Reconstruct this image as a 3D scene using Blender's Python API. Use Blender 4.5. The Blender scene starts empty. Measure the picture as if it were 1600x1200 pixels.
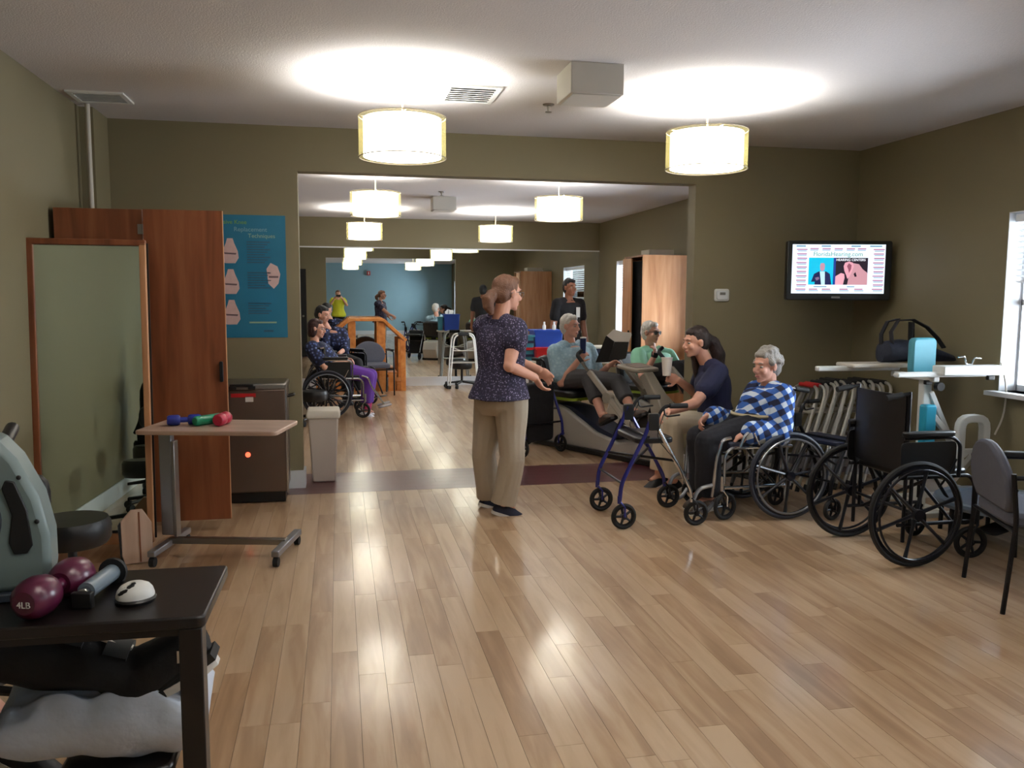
import bpy, bmesh, math, random
from math import sin, cos, pi, radians as rad, sqrt
from mathutils import Vector as V, Matrix as MX, noise as NZ
import numpy as np
random.seed(7)
SC = bpy.context.scene
COL = SC.collection
# ------------------------------------------------------------------ camera
F_PX, YAW, PITCH, ROLL, CAMH = 1318.26, .2024, .1033, .0045, 1.5
_f = V((sin(YAW)*cos(PITCH), cos(YAW)*cos(PITCH), -sin(PITCH)))
_r0 = V((cos(YAW), -sin(YAW), 0)); _u0 = _r0.cross(_f)
_r = _r0*cos(ROLL)+_u0*sin(ROLL); _u = -_r0*sin(ROLL)+_u0*cos(ROLL)
cam = bpy.data.cameras.new('camera'); camo = bpy.data.objects.new('camera', cam); COL.objects.link(camo)
cam.sensor_width = 36; cam.lens = 36*F_PX/1600; cam.clip_start = .05; cam.clip_end = 200
M3 = MX((_r, _u, -_f)).transposed(); camo.matrix_world = MX.Translation((0, 0, CAMH)) @ M3.to_4x4()
SC.camera = camo
def ray(x, y): return _f+_r*((x-800)/F_PX)-_u*((y-600)/F_PX)
def at(x, y, Y): d = ray(x, y); return V((0, 0, CAMH))+d*(Y/d.y)      # photo point at depth Y of the room
def atz(x, y, z): d = ray(x, y); return V((0, 0, CAMH))+d*((z-CAMH)/d.z)
def atx(x, y, X): d = ray(x, y); return V((0, 0, CAMH))+d*(X/d.x)
# ------------------------------------------------------------------ world and exposure
SC.view_settings.view_transform = 'Standard'; SC.view_settings.look = 'None'
SC.view_settings.gamma = 1; SC.view_settings.use_curve_mapping = False
SC.view_settings.exposure = 0.3
W = bpy.data.worlds.new('world'); SC.world = W; W.use_nodes = True
nt = W.node_tree; bg = nt.nodes['Background']
sky = nt.nodes.new('ShaderNodeTexSky'); sky.sky_type = 'PREETHAM'; sky.turbidity = 6; sky.sun_direction = V((-.5, -.6, .62)).normalized()
mixw = nt.nodes.new('ShaderNodeMix'); mixw.data_type = 'RGBA'; mixw.inputs[0].default_value = .8
nt.links.new(sky.outputs[0], mixw.inputs[6]); mixw.inputs[7].default_value = (.80, .90, 1, 1)
nt.links.new(mixw.outputs[2], bg.inputs[0]); bg.inputs[1].default_value = 26.0
SC.cycles.use_denoising = True
SC.cycles.max_bounces = 10; SC.cycles.glossy_bounces = 6; SC.cycles.transparent_max_bounces = 12
SC.cycles.sample_clamp_indirect = 6; SC.cycles.caustics_reflective = False; SC.cycles.caustics_refractive = False
LAMP_W = 50; SHADE_E = 4.6
# ------------------------------------------------------------------ materials
def lin(c):
    return tuple(((x/255)/12.92 if x <= 10.3 else (((x/255)+.055)/1.055)**2.4) for x in c)
MATS = {}
def mat(name, c, rough=.5, metal=0, bump=None, var=.12, vs=6, emis=None, es=0, spec=.5, coat=0, alpha=None, sheen=0):
    if name in MATS: return MATS[name]
    m = bpy.data.materials.new(name); m.use_nodes = True; t = m.node_tree; N = t.nodes; L = t.links
    p = N['Principled BSDF']; col = (*lin(c), 1)
    tc = N.new('ShaderNodeTexCoord')
    n = N.new('ShaderNodeTexNoise'); n.inputs['Scale'].default_value = vs; n.inputs['Detail'].default_value = 3
    L.new(tc.outputs['Object'], n.inputs['Vector'])
    mx = N.new('ShaderNodeMix'); mx.data_type = 'RGBA'
    mx.inputs[6].default_value = tuple(x*(1-var) for x in col[:3])+(1,); mx.inputs[7].default_value = tuple(min(1, x*(1+var)) for x in col[:3])+(1,)
    L.new(n.outputs['Fac'], mx.inputs[0]); L.new(mx.outputs[2], p.inputs['Base Color'])
    p.inputs['Roughness'].default_value = rough; p.inputs['Metallic'].default_value = metal
    p.inputs['Specular IOR Level'].default_value = spec
    if coat: p.inputs['Coat Weight'].default_value = coat; p.inputs['Coat Roughness'].default_value = .1
    if sheen: p.inputs['Sheen Weight'].default_value = sheen
    if emis: p.inputs['Emission Color'].default_value = (*lin(emis), 1); p.inputs['Emission Strength'].default_value = es
    if bump:
        b = N.new('ShaderNodeBump'); b.inputs['Strength'].default_value = bump[1]; b.inputs['Distance'].default_value = bump[2] if len(bump) > 2 else .004
        n2 = N.new('ShaderNodeTexNoise'); n2.inputs['Scale'].default_value = bump[0]; n2.inputs['Detail'].default_value = 4
        L.new(tc.outputs['Object'], n2.inputs['Vector']); L.new(n2.outputs['Fac'], b.inputs['Height']); L.new(b.outputs[0], p.inputs['Normal'])
    MATS[name] = m; return m
def setup(m): t = m.node_tree; return t, t.nodes, t.links, t.nodes['Principled BSDF']
def ramp(N, stops):
    r = N.new('ShaderNodeValToRGB'); e = r.color_ramp.elements
    while len(e) < len(stops): e.new(.5)
    for i, (pos, c) in enumerate(stops): e[i].position = pos; e[i].color = (*lin(c), 1)
    return r
def wood_mat(name, stops, scale=(2, 30, 2), rough=.4, rnd=0, axis=None, coat=0):
    m = bpy.data.materials.new(name); m.use_nodes = True; t, N, L, p = setup(m)
    tc = N.new('ShaderNodeTexCoord'); mp = N.new('ShaderNodeMapping'); mp.inputs['Scale'].default_value = scale
    L.new(tc.outputs['Object'], mp.inputs['Vector'])
    n = N.new('ShaderNodeTexNoise'); n.inputs['Scale'].default_value = 1.0; n.inputs['Detail'].default_value = 5; n.inputs['Distortion'].default_value = .6
    n.noise_dimensions = '4D'
    L.new(mp.outputs[0], n.inputs['Vector'])
    r = ramp(N, stops)
    if rnd:
        g = N.new('ShaderNodeNewGeometry'); oi = N.new('ShaderNodeObjectInfo')
        a = N.new('ShaderNodeMath'); a.operation = 'ADD'; L.new(g.outputs['Random Per Island'], a.inputs[0]); L.new(oi.outputs['Random'], a.inputs[1])
        fr = N.new('ShaderNodeMath'); fr.operation = 'FRACT'; L.new(a.outputs[0], fr.inputs[0])
        w = N.new('ShaderNodeMath'); w.operation = 'MULTIPLY'; w.inputs[1].default_value = 37; L.new(fr.outputs[0], w.inputs[0]); L.new(w.outputs[0], n.inputs['W'])
        ma = N.new('ShaderNodeMath'); ma.operation = 'MULTIPLY_ADD'; ma.inputs[1].default_value = rnd; L.new(fr.outputs[0], ma.inputs[0])
        sb = N.new('ShaderNodeMath'); sb.operation = 'SUBTRACT'; sb.inputs[1].default_value = rnd/2; L.new(n.outputs['Fac'], sb.inputs[0]); L.new(sb.outputs[0], ma.inputs[2])
        L.new(ma.outputs[0], r.inputs[0])
    else: L.new(n.outputs['Fac'], r.inputs[0])
    L.new(r.outputs[0], p.inputs['Base Color']); p.inputs['Roughness'].default_value = rough
    if coat: p.inputs['Coat Weight'].default_value = coat; p.inputs['Coat Roughness'].default_value = .13
    b = N.new('ShaderNodeBump'); b.inputs['Strength'].default_value = .08; b.inputs['Distance'].default_value = .002
    L.new(n.outputs['Fac'], b.inputs['Height']); L.new(b.outputs[0], p.inputs['Normal'])
    MATS[name] = m; return m
# ------------------------------------------------------------------ mesh helpers
def fillet(pts, r, n=4, closed=False):
    pts = [V(p) for p in pts]; out = []; N_ = len(pts)
    for i, p in enumerate(pts):
        if not closed and i in (0, N_-1): out.append(p); continue
        a = pts[i-1]; b = pts[(i+1) % N_]; da = (a-p); db = (b-p)
        k = min(r, da.length*.49, db.length*.49); A = p+da.normalized()*k; B = p+db.normalized()*k
        for j in range(n+1):
            s = j/n; out.append((A*(1-s)+p*s)*(1-s)+(p*(1-s)+B*s)*s)
    return out
class MB:
    def __init__(s): s.v = []; s.f = []
    def add(s, vs, fs):
        k = len(s.v); s.v += [tuple(v) for v in vs]; s.f += [tuple(i+k for i in f) for f in fs]; return s
    def box(s, c, d, rz=0, M=None):
        x, y, z = d[0]/2, d[1]/2, d[2]/2; R = M if M else MX.Rotation(rz, 3, 'Z')
        vs = [V(c)+R @ V((a*x, b*y, e*z)) for a in (-1, 1) for b in (-1, 1) for e in (-1, 1)]
        return s.add(vs, [(0, 1, 3, 2), (4, 6, 7, 5), (0, 4, 5, 1), (2, 3, 7, 6), (0, 2, 6, 4), (1, 5, 7, 3)])
    def loft(s, rings, closed=False, caps=True):
        n = len(rings[0]); vs = [p for r in rings for p in r]; fs = []; m = len(rings)
        for i in range(m if closed else m-1):
            a = i*n; b = ((i+1) % m)*n
            for j in range(n): k = (j+1) % n; fs.append((a+j, a+k, b+k, b+j))
        if caps and not closed: fs.append(tuple(range(n))[::-1]); fs.append(tuple((m-1)*n+j for j in range(n)))
        return s.add(vs, fs)
    def tube(s, pts, r, n=8, closed=False, sq=None):
        pts = [V(p) for p in pts]; m = len(pts); rs = r if isinstance(r, (list, tuple)) else [r]*m
        rings = []; up = None
        for i, p in enumerate(pts):
            if closed: t = (pts[(i+1) % m]-pts[i-1]).normalized()
            else: t = (pts[min(i+1, m-1)]-pts[max(i-1, 0)]).normalized()
            if up is None:
                up = V((0, 0, 1)) if abs(t.z) < .9 else V((1, 0, 0))
            up = (up-t*up.dot(t))
            if up.length < 1e-6: up = t.orthogonal()
            up.normalize(); side = t.cross(up)
            if sq: a, b = sq; cs = [(a, b), (-a, b), (-a, -b), (a, -b)]; rings.append([p+side*x*rs[i]+up*y*rs[i] for x, y in cs])
            else: rings.append([p+(side*cos(2*pi*j/n)+up*sin(2*pi*j/n))*rs[i] for j in range(n)])
        return s.loft(rings, closed)
    def cyl(s, a, b, r, r2=None, n=12): return s.tube([a, b], [r, r if r2 is None else r2], n)
    def ring(s, c, ax, R, r, n=32, m=8):
        ax = V(ax).normalized(); u = ax.orthogonal().normalized(); w = ax.cross(u); rg = []
        for i in range(n):
            a = 2*pi*i/n; d = u*cos(a)+w*sin(a); rg.append([V(c)+d*(R+r*cos(2*pi*j/m))+ax*r*sin(2*pi*j/m) for j in range(m)])
        return s.loft(rg, True)
    def lathe(s, prof, c=(0, 0, 0), n=24, ax=(0, 0, 1), caps=True):
        q = V((0, 0, 1)).rotation_difference(V(ax)); rg = []
        for r, z in prof: rg.append([V(c)+q @ V((max(r, .0004)*cos(2*pi*j/n), max(r, .0004)*sin(2*pi*j/n), z)) for j in range(n)])
        return s.loft(rg, False, caps)
    def ell(s, c, r, R=None, n=14, m=9):
        rg = []
        for i in range(m+1):
            t = pi*(i+.04)/(m+.08); rg.append([V(c)+((R @ V((r[0]*sin(t)*cos(2*pi*j/n), r[1]*sin(t)*sin(2*pi*j/n), -r[2]*cos(t)))) if R else V((r[0]*sin(t)*cos(2*pi*j/n), r[1]*sin(t)*sin(2*pi*j/n), -r[2]*cos(t)))) for j in range(n)])
        return s.loft(rg)
    def prism(s, poly, o, ux, uy, w):      # polygon (2D) placed at o on axes ux, uy, thickness vector w centred
        o, ux, uy, w = V(o), V(ux), V(uy), V(w)
        return s.loft([[o+ux*a+uy*b-w/2 for a, b in poly], [o+ux*a+uy*b+w/2 for a, b in poly]])
    def rbox(s, c, d, r=.02, ax='z', n=3, M=None):   # box with rounded corners seen along ax
        i, j, k = {'z': (0, 1, 2), 'y': (0, 2, 1), 'x': (1, 2, 0)}[ax]; a, b = d[i]/2, d[j]/2
        poly = [(p.x, p.y) for p in fillet([(-a, -b, 0), (a, -b, 0), (a, b, 0), (-a, b, 0)], r, n, True)]
        e = [V((0, 0, 0)) for _ in range(3)]; e[0][i] = 1; e[1][j] = 1; e[2][k] = d[k]
        if M: e = [M @ q for q in e]
        return s.prism(poly, c, e[0], e[1], e[2])
    def build(s, name, m, parent=None, world=False, bevel=0, smooth=True, kind=None):
        me = bpy.data.meshes.new(name)
        vs = s.v
        if world and parent:
            inv = WM(parent).inverted(); vs = [tuple(inv @ V(v)) for v in vs]
        me.from_pydata(vs, [], s.f); me.materials.append(m if not isinstance(m, str) else MATS[m])
        bm = bmesh.new(); bm.from_mesh(me); bmesh.ops.recalc_face_normals(bm, faces=bm.faces); bm.to_mesh(me); bm.free()
        if smooth:
            me.polygons.foreach_set('use_smooth', [True]*len(me.polygons)); me.set_sharp_from_angle(angle=rad(38))
        o = bpy.data.objects.new(name, me); COL.objects.link(o)
        if parent: o.parent = parent
        if bevel:
            b = o.modifiers.new('bevel', 'BEVEL'); b.width = bevel; b.segments = 2; b.limit_method = 'ANGLE'; b.angle_limit = rad(50)
        if kind: o['kind'] = kind
        return o
def WM(o):
    m = o.matrix_basis.copy()
    while o.parent: o = o.parent; m = o.matrix_basis @ m
    return m
def thing(name, label, cat, loc=(0, 0, 0), rz=0, group=None):
    o = bpy.data.objects.new(name, None); COL.objects.link(o); o.empty_display_size = .1
    o.location = loc; o.rotation_euler = (0, 0, rz); return tag(o, label, cat, group)
def tag(o, label, cat, group=None):
    o['label'] = label; o['category'] = cat
    if group: o['group'] = group
    return o
def dup(root, loc, rz=None, label=None, group=None, rot=None):
    def cp(o, par):
        c = o.copy(); COL.objects.link(c); c.parent = par
        for ch in [x for x in list(COL.objects) if x.parent == o]: cp(ch, c)
        return c
    r = cp(root, None); r.location = loc
    if rz is not None: r.rotation_euler = (0, 0, rz)
    if rot is not None: r.rotation_euler = rot
    if label: r['label'] = label
    if group: r['group'] = group
    return r
def bx(name, a, b, m, parent=None, bevel=0, kind=None):
    c = [(a[i]+b[i])/2 for i in range(3)]; d = [abs(b[i]-a[i]) for i in range(3)]
    return MB().box(c, d).build(name, m, parent, bevel=bevel, smooth=bool(bevel), kind=kind)
def text(name, s, size, m, parent, loc, rot, align='CENTER', ext=.0008):
    cu = bpy.data.curves.new(name, 'FONT'); cu.body = s; cu.size = size; cu.extrude = ext; cu.align_x = align; cu.align_y = 'CENTER'
    o = bpy.data.objects.new(name, cu); 
    cu.materials.append(MATS[m] if isinstance(m, str) else m)
    dg = tmpdg(o); me = bpy.data.meshes.new_from_object(o.evaluated_get(dg)); untmp(o)
    bpy.data.objects.remove(o); o = bpy.data.objects.new(name, me); COL.objects.link(o)
    me.materials.clear(); me.materials.append(MATS[m] if isinstance(m, str) else m)
    o.parent = parent; o.location = loc; o.rotation_euler = rot; return o
TMP = bpy.data.scenes.new('tmp_scene')
def tmpdg(o):
    TMP.collection.objects.link(o); vl = TMP.view_layers[0]; vl.update(); return vl.depsgraph
def untmp(o): TMP.collection.objects.unlink(o)
# ------------------------------------------------------------------ common materials
mat('olive_paint', (126, 117, 90), .6, bump=(220, .25, .002), var=.04, vs=1.5)
mat('ceiling_white', (214, 211, 213), .9, bump=(110, .6, .004), var=.06, vs=60)
mat('blue_paint', (146, 182, 196), .5, bump=(220, .2, .002), var=.03)
mat('white_trim', (225, 228, 232), .45, var=.03)
mat('white_plastic', (222, 222, 220), .4, var=.03)
mat('off_white', (205, 198, 186), .45, var=.03)
mat('burgundy', (92, 46, 50), .28, var=.2, vs=12, coat=.3)
mat('black_plastic', (14, 14, 16), .4, var=.1)
mat('black_vinyl', (11, 11, 14), .38, bump=(300, .3, .002), var=.1)
mat('black_rubber', (16, 16, 17), .65, var=.15)
mat('chrome', (205, 207, 212), .18, 1, var=.03)
mat('steel', (150, 146, 142), .32, 1, var=.05)
mat('aluminium', (196, 194, 188), .4, .6, var=.05)
mat('grey_fabric', (82, 84, 96), .85, bump=(500, .5, .002), var=.12, vs=40)
mat('white_metal', (226, 228, 226), .35, var=.02)
mat('lamp_cord', (150, 140, 120), .5)
mat('shade', (250, 245, 225), .8, emis=(255, 248, 228), es=SHADE_E, var=.01)
mat('diffuser', (250, 250, 245), .8, emis=(255, 252, 242), es=SHADE_E*1.9, var=.01)
# sheer outer shade
m = bpy.data.materials.new('sheer'); m.use_nodes = True; t, N, L, p = setup(m); MATS['sheer'] = m
out = N['Material Output']; tr = N.new('ShaderNodeBsdfTransparent'); tl = N.new('ShaderNodeBsdfTranslucent'); df = N.new('ShaderNodeBsdfDiffuse')
wv = N.new('ShaderNodeTexNoise'); wv.inputs['Scale'].default_value = 300
tl.inputs[0].default_value = (*lin((225, 215, 150)), 1); df.inputs[0].default_value = (*lin((215, 205, 145)), 1)
a1 = N.new('ShaderNodeMixShader'); a1.inputs[0].default_value = .5; L.new(tl.outputs[0], a1.inputs[1]); L.new(df.outputs[0], a1.inputs[2])
a2 = N.new('ShaderNodeMixShader'); mr = N.new('ShaderNodeMapRange'); mr.inputs[3].default_value = .12; mr.inputs[4].default_value = .28; L.new(wv.outputs[0], mr.inputs[0]); L.new(mr.outputs[0], a2.inputs[0])
L.new(tr.outputs[0], a2.inputs[1]); L.new(a1.outputs[0], a2.inputs[2]); L.new(a2.outputs[0], out.inputs[0])
# mirror and window glass
def glassy(name, refl, tint, base=None):
    m = bpy.data.materials.new(name); m.use_nodes = True; t, N, L, p = setup(m); MATS[name] = m; out = N['Material Output']
    g = N.new('ShaderNodeBsdfGlossy'); g.inputs['Roughness'].default_value = 0.0; g.inputs[0].default_value = (*tint, 1)
    n = N.new('ShaderNodeTexNoise'); n.inputs['Scale'].default_value = 3
    if refl >= 1: L.new(g.outputs[0], out.inputs[0]); return
    tr = N.new('ShaderNodeBsdfTransparent'); mx = N.new('ShaderNodeMixShader'); fr = N.new('ShaderNodeFresnel'); fr.inputs[0].default_value = 1.45
    L.new(fr.outputs[0], mx.inputs[0]); L.new(tr.outputs[0], mx.inputs[1]); L.new(g.outputs[0], mx.inputs[2]); L.new(mx.outputs[0], out.inputs[0])
glassy('mirror_silver', 1, (.80, .84, .82)); glassy('mirror_green', 1, (.70, .80, .72)); glassy('window_glass', .1, (1, 1, 1))
oak = [(.25, (164, 130, 98)), (.42, (182, 148, 114)), (.52, (194, 162, 128)), (.68, (206, 176, 144))]
wood_mat('oak_floor', oak, (16, 1.6, 4), .36, .34, coat=.7)
wood_mat('cherry', [(.3, (108, 58, 34)), (.5, (134, 76, 46)), (.7, (152, 94, 60))], (14, 14, 1.2), .35)
wood_mat('birch', [(.3, (190, 158, 136)), (.5, (204, 174, 152)), (.7, (216, 188, 168))], (14, 14, 1.5), .4)
wood_mat('cherry_pale', [(.3, (176, 120, 80)), (.5, (196, 142, 100)), (.7, (210, 160, 120))], (14, 14, 1.5), .4)
wood_mat('orange_wood', [(.3, (184, 108, 48)), (.5, (208, 132, 66)), (.7, (222, 152, 84))], (10, 3, 10), .35)
wood_mat('laminate', [(.3, (168, 140, 124)), (.5, (182, 154, 138)), (.7, (194, 168, 150))], (3, 20, 20), .35)
# ------------------------------------------------------------------ room
XL, XR, YA, YM, YR, HC = -1.70, 4.44, 6.70, 14.13, -5.4, 2.765
XBL = -3.2
S = 'structure'
bx('floor', (XBL-.2, YR-.2, -.25), (XR+.2, YM+.2, -.012), mat('subfloor', (70, 52, 36), .8), kind=S)
bx('ceiling', (XBL-.2, YR-.2, HC), (XR+.2, YM+.2, HC+.2), 'ceiling_white', kind=S)
wl = bx('wall_left', (XL-.15, YR, 0), (XL, YA, HC), 'olive_paint', kind=S)
bx('wall_left_pier', (XL, 6.33, 0), (XL+.09, YA, HC), 'olive_paint', wl)
bx('wall_left_back_room', (XBL-.15, YA+.15, 0), (XBL, YM, HC), 'olive_paint', kind=S)
bx('wall_rear', (XBL, YR-.15, 0), (XR, YR, HC), 'blue_paint', kind=S)
# wall across the room with the wide opening
XO1, XO2, HO = -.29, 2.93, 2.437
wm = MB().box(((XBL+XO1)/2, YA+.075, HC/2), (XO1-XBL, .15, HC)).box(((XR+XO2)/2, YA+.075, HC/2), (XR-XO2, .15, HC)).box(((XO1+XO2)/2, YA+.075, (HC+HO)/2), (XO2-XO1, .15, HC-HO))
wm.build('wall_middle', 'olive_paint', smooth=False, kind=S)
wb = bx('wall_back', (XBL, YM+.03, 0), (XR, YM+.18, HC), 'olive_paint', kind=S)
# right wall with window openings
WINS = [(3.70, 4.985), (.3, 1.6), (-2.0, -.7), (-4.6, -3.3), (8.75, 10.02), (11.75, 13.22)]  # includes an unseen extra window, added to brighten the blue rear wall
WZ0, WZ1 = .87, 2.08
rw = MB(); y0 = YR-.15
for a, b in sorted(WINS):
    rw.box((XR+.09, (y0+a)/2, HC/2), (.18, a-y0, HC)); rw.box((XR+.09, (a+b)/2, WZ0/2), (.18, b-a, WZ0)); rw.box((XR+.09, (a+b)/2, (WZ1+HC)/2), (.18, b-a, HC-WZ1)); y0 = b
rw.box((XR+.09, (y0+YM+.18)/2, HC/2), (.18, YM+.18-y0, HC)); rw.build('wall_right', 'olive_paint', smooth=False, kind=S)
mat('blind', (238, 240, 240), .6, var=.02, emis=None)
for i, (a, b) in enumerate(WINS):
    w = bpy.data.objects.new('window_%d' % (i+1), None); COL.objects.link(w); w['kind'] = S; w.location = (XR+.1, (a+b)/2, WZ0)
    h = WZ1-WZ0; wd = b-a; fr = MB()
    for z in (0.02, h/2, h-.02): fr.box((.05, 0, z), (.03, wd, .04))
    for y in (-wd/2+.008, wd/2-.008): fr.box((.05, y, h/2), (.03, .016, h))
    fr.build('window_frame', 'white_trim', w)
    MB().box((-.06, 0, -.015), (.24, wd+.08, .03)).build('window_sill', 'white_trim', w)
    rv = MB().box((-.01, -wd/2+.003, h/2), (.18, .006, h)).box((-.01, wd/2-.003, h/2), (.18, .006, h)).box((-.01, 0, h-.003), (.18, wd, .006)); rv.build('reveal', 'white_trim', w)
    for s in (-1, 1):
        MB().box((.05, 0, h/2+s*h/4), (.006, wd-.05, h/2-.03)).build('pane', 'window_glass', w)
    MB().box((-.035, 0, h-.04), (.05, wd-.03, .05)).build('blind_headrail', 'white_trim', w)
    ns = 11
    for k in range(ns):
        if i == 3: continue
        if i in (1, 2): break
        MB().box((-.035, 0, h-.085-k*.038), (.03, wd-.05, .002), M=MX.Rotation(rad(25), 3, 'Y')).build('blind_slat', 'blind', w)
    if i in (1, 2):  # unseen closed slats, added to cut the daylight reaching the left wall
        for k in range(27): MB().box((-.035, 0, h-.085-k*.041), (.040, wd-.05, .002), M=MX.Rotation(rad(48), 3, 'Y')).build('blind_slat', 'blind', w)
    al = bpy.data.lights.new('window_portal', 'AREA'); al.shape = 'RECTANGLE'; al.size = wd; al.size_y = h; al.cycles.is_portal = True
    ao = bpy.data.objects.new('window_portal', al); COL.objects.link(ao); ao.location = (XR+.2, (a+b)/2, (WZ0+WZ1)/2); ao.rotation_euler = (0, rad(90), 0); al.size, al.size_y = h, wd
    ao.rotation_euler = (0, rad(90), 0)
# ground outside, seen through the glass
#bx('ground_outside', (XR+.3, -40, -.4), (XR+60, 60, -.3), mat('pale_ground', (150, 160, 140), .9), kind=S)
# baseboards
def base(name, a, b): bx(name, a, b, 'white_trim', kind=S, bevel=.004)
base('baseboard_left', (XL, YR, 0), (XL+.016, 6.33, .14))
base('baseboard_right', (XR-.016, YR, 0), (XR, YM, .14))
base('baseboard_rear', (XL, YR, 0), (XR, YR+.016, .14))
bm_ = MB()
for a, b in ((XL, XO1), (XO2, XR)): bm_.box(((a+b)/2, YA-.008, .07), (b-a, .016, .14)); bm_.box(((a+b)/2, YA+.158, .07), (b-a, .016, .14))
for x in (XO1+.008, XO2-.008): bm_.box((x, YA+.075, .07), (.016, .182, .14))
bm_.build('baseboard_middle', 'white_trim', kind=S)
base('baseboard_back', (XBL, YM+.002, 0), (XR, YM+.03, .15))
# mirror wall of the back room
mw = bpy.data.objects.new('wall_mirror', None); COL.objects.link(mw); mw.location = ((XBL+XR)/2, YM+.02, 0); tag(mw, 'wall-wide mirror above the white baseboard at the far end of the back room', 'mirror')
MB().box((0, 0, 1.213), (XR-XBL-.01, .012, 2.126)).build('mirror_glass', 'mirror_silver', mw, smooth=False)
MB().box((0, -.004, 2.285), (XR-XBL-.01, .02, .02)).build('top_channel', 'white_trim', mw)
# dark doorways
d1 = bx('door_1', (-1.62, YA+.15, 0), (-.77, YA+.17, 2.15), mat('dark_door', (22, 20, 20), .5), kind=S)
MB().cyl((-.85, YA+.17, 1.0), (-.85, YA+.22, 1.0), .025).build('door_handle', 'steel', d1)
# fire alarm far behind, seen in the mirror
fa = thing('fire_alarm', 'small red fire alarm with white strobe on the blue wall, seen in the mirror', 'alarm', (1.17, YR, 2.38))
MB().box((0, .03, 0), (.13, .06, .16)).build('alarm_body', mat('alarm_red', (190, 40, 40), .4), fa, bevel=.006)
MB().box((0, .065, 0), (.04, .02, .1)).build('strobe', 'white_plastic', fa, bevel=.004)
# threshold planks between the rooms
TY0, TY1 = 6.47, 7.22
tb = bpy.data.objects.new('floor_band', None); COL.objects.link(tb); tb['kind'] = S
for j in range(6):
    w = (TY1-TY0)/6; x = XL-.0
    off = random.random()*.9; xs = [XL]
    while xs[-1] < XR-.4: xs.append(xs[-1]+(.9 if len(xs) > 1 else .3+off*.6))
    xs.append(XR)
    for a, b in zip(xs, xs[1:]):
        if b > XR: b = XR
        MB().box(((a+b)/2, TY0+(j+.5)*w, -.006), (b-a-.001, w-.001, .0125)).build('plank', 'burgundy', tb, smooth=False)
# oak planks, one object each for the nearest, the rest joined
fl = bpy.data.objects['floor']; PW, PL = .105, .92
shared = {}; rest = MB(); cand = []
def plank_rows():
    nx = int((XR-XL)/PW)+1
    for i in range(nx+15):
        x = XBL+i*PW
        off = random.random()*PL
        y = YR+off-PL
        while y < YM:
            a, b = max(y, YR), min(y+PL, YM)
            segs = [(a, b)]
            if a < TY1 and b > TY0: segs = [(a, TY0), (TY1, b)]
            for a, b in segs:
                if b-a > .03 and (x+PW > XL or a > YA): yield x+PW/2, a, b
            y += PL
for x, a, b in plank_rows():
    full = abs((b-a)-PL) < 1e-4; yc = (a+b)/2
    v = V((x, yc, -CAMH)); z = v.dot(_f)
    px = 800+F_PX*v.dot(_r)/z if z > 0 else -1; py = 600-F_PX*v.dot(_u)/z if z > 0 else -1
    if z > 1 and -60 < px < 1660 and py < 1320: cand.append((z, x, a, b))
    else: rest.box((x, yc, -.006), (PW-.0012, b-a-.0012, .012))
cand.sort()
for k, (z, x, a, b) in enumerate(cand):
    yc = (a+b)/2
    if k < 298:
        key = round(b-a, 3)
        if key not in shared:
            o = MB().box((0, 0, -.006), (PW-.0012, b-a-.0012, .012)).build('plank', 'oak_floor', fl, smooth=False); shared[key] = o.data
        else:
            o = bpy.data.objects.new('plank', shared[key]); COL.objects.link(o); o.parent = fl
        o.location = (x, yc, 0)
    else: rest.box((x, yc, -.006), (PW-.0012, b-a-.0012, .012))
o = rest.build('plank', 'oak_floor', fl, smooth=False, kind='stuff')
# ------------------------------------------------------------------ ceiling lamps
def lamp(x, y, label):
    t = thing('pendant_lamp', label, 'lamp', (x, y, HC), 0, 'drum pendant lamps')
    MB().lathe([(0, 0), (.065, 0), (.065, -.015), (.05, -.025), (0, -.025)]).build('canopy', 'white_metal', t)
    MB().cyl((0, 0, -.02), (0, 0, -.36), .006).build('rod', 'lamp_cord', t)
    zt, zb = -.215, -.45
    def shell(r, z0, z1, n=48): return MB().loft([[V((r*cos(2*pi*j/n), r*sin(2*pi*j/n), z)) for j in range(n)] for z in (z0, z1)], False, False)
    shell(.23, zt-.01, zb+.005).build('inner_shade', 'shade', t)
    shell(.257, zt, zb).build('outer_shade', 'sheer', t)
    MB().ring((0, 0, zt), (0, 0, 1), .257, .003, 48, 6).ring((0, 0, zb), (0, 0, 1), .257, .003, 48, 6).build('shade_rim', 'lamp_cord', t)
    MB().lathe([(0, zb+.012), (.228, zb+.012), (.228, zb+.006), (0, zb+.006)], n=48).build('diffuser', 'diffuser', t)
    MB().cyl((-.24, 0, zt), (.24, 0, zt), .003).cyl((0, -.24, zt), (0, .24, zt), .003).build('spider', 'steel', t)
    for a in (0, 2.09, 4.19):
        MB().ell((.07*cos(a), .07*sin(a), -.36), (.022, .022, .035)).build('bulb', mat('bulb_glass', (255, 255, 250), .3, emis=(255, 250, 240), es=4, var=.01), t)
    l = bpy.data.lights.new('bulb_light', 'POINT'); l.energy = LAMP_W; l.shadow_soft_size = .05; l.color = (1, .985, .965)
    lo = bpy.data.objects.new('bulb_light', l); COL.objects.link(lo); lo.parent = t; lo.location = (0, 0, -.32)
LPL = [(1.4, 'over the near part of the room, above the camera'), (5.155, 'before the wall with the opening'), (8.87, 'second down the row, just through the opening'), (12.58, 'farthest down the row, close to the mirror')]
for y, w in LPL:
    for x, s in ((.388, 'left'), (2.32, 'right')): lamp(x, y, 'drum lamp of the %s row, %s' % (s, w))
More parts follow.
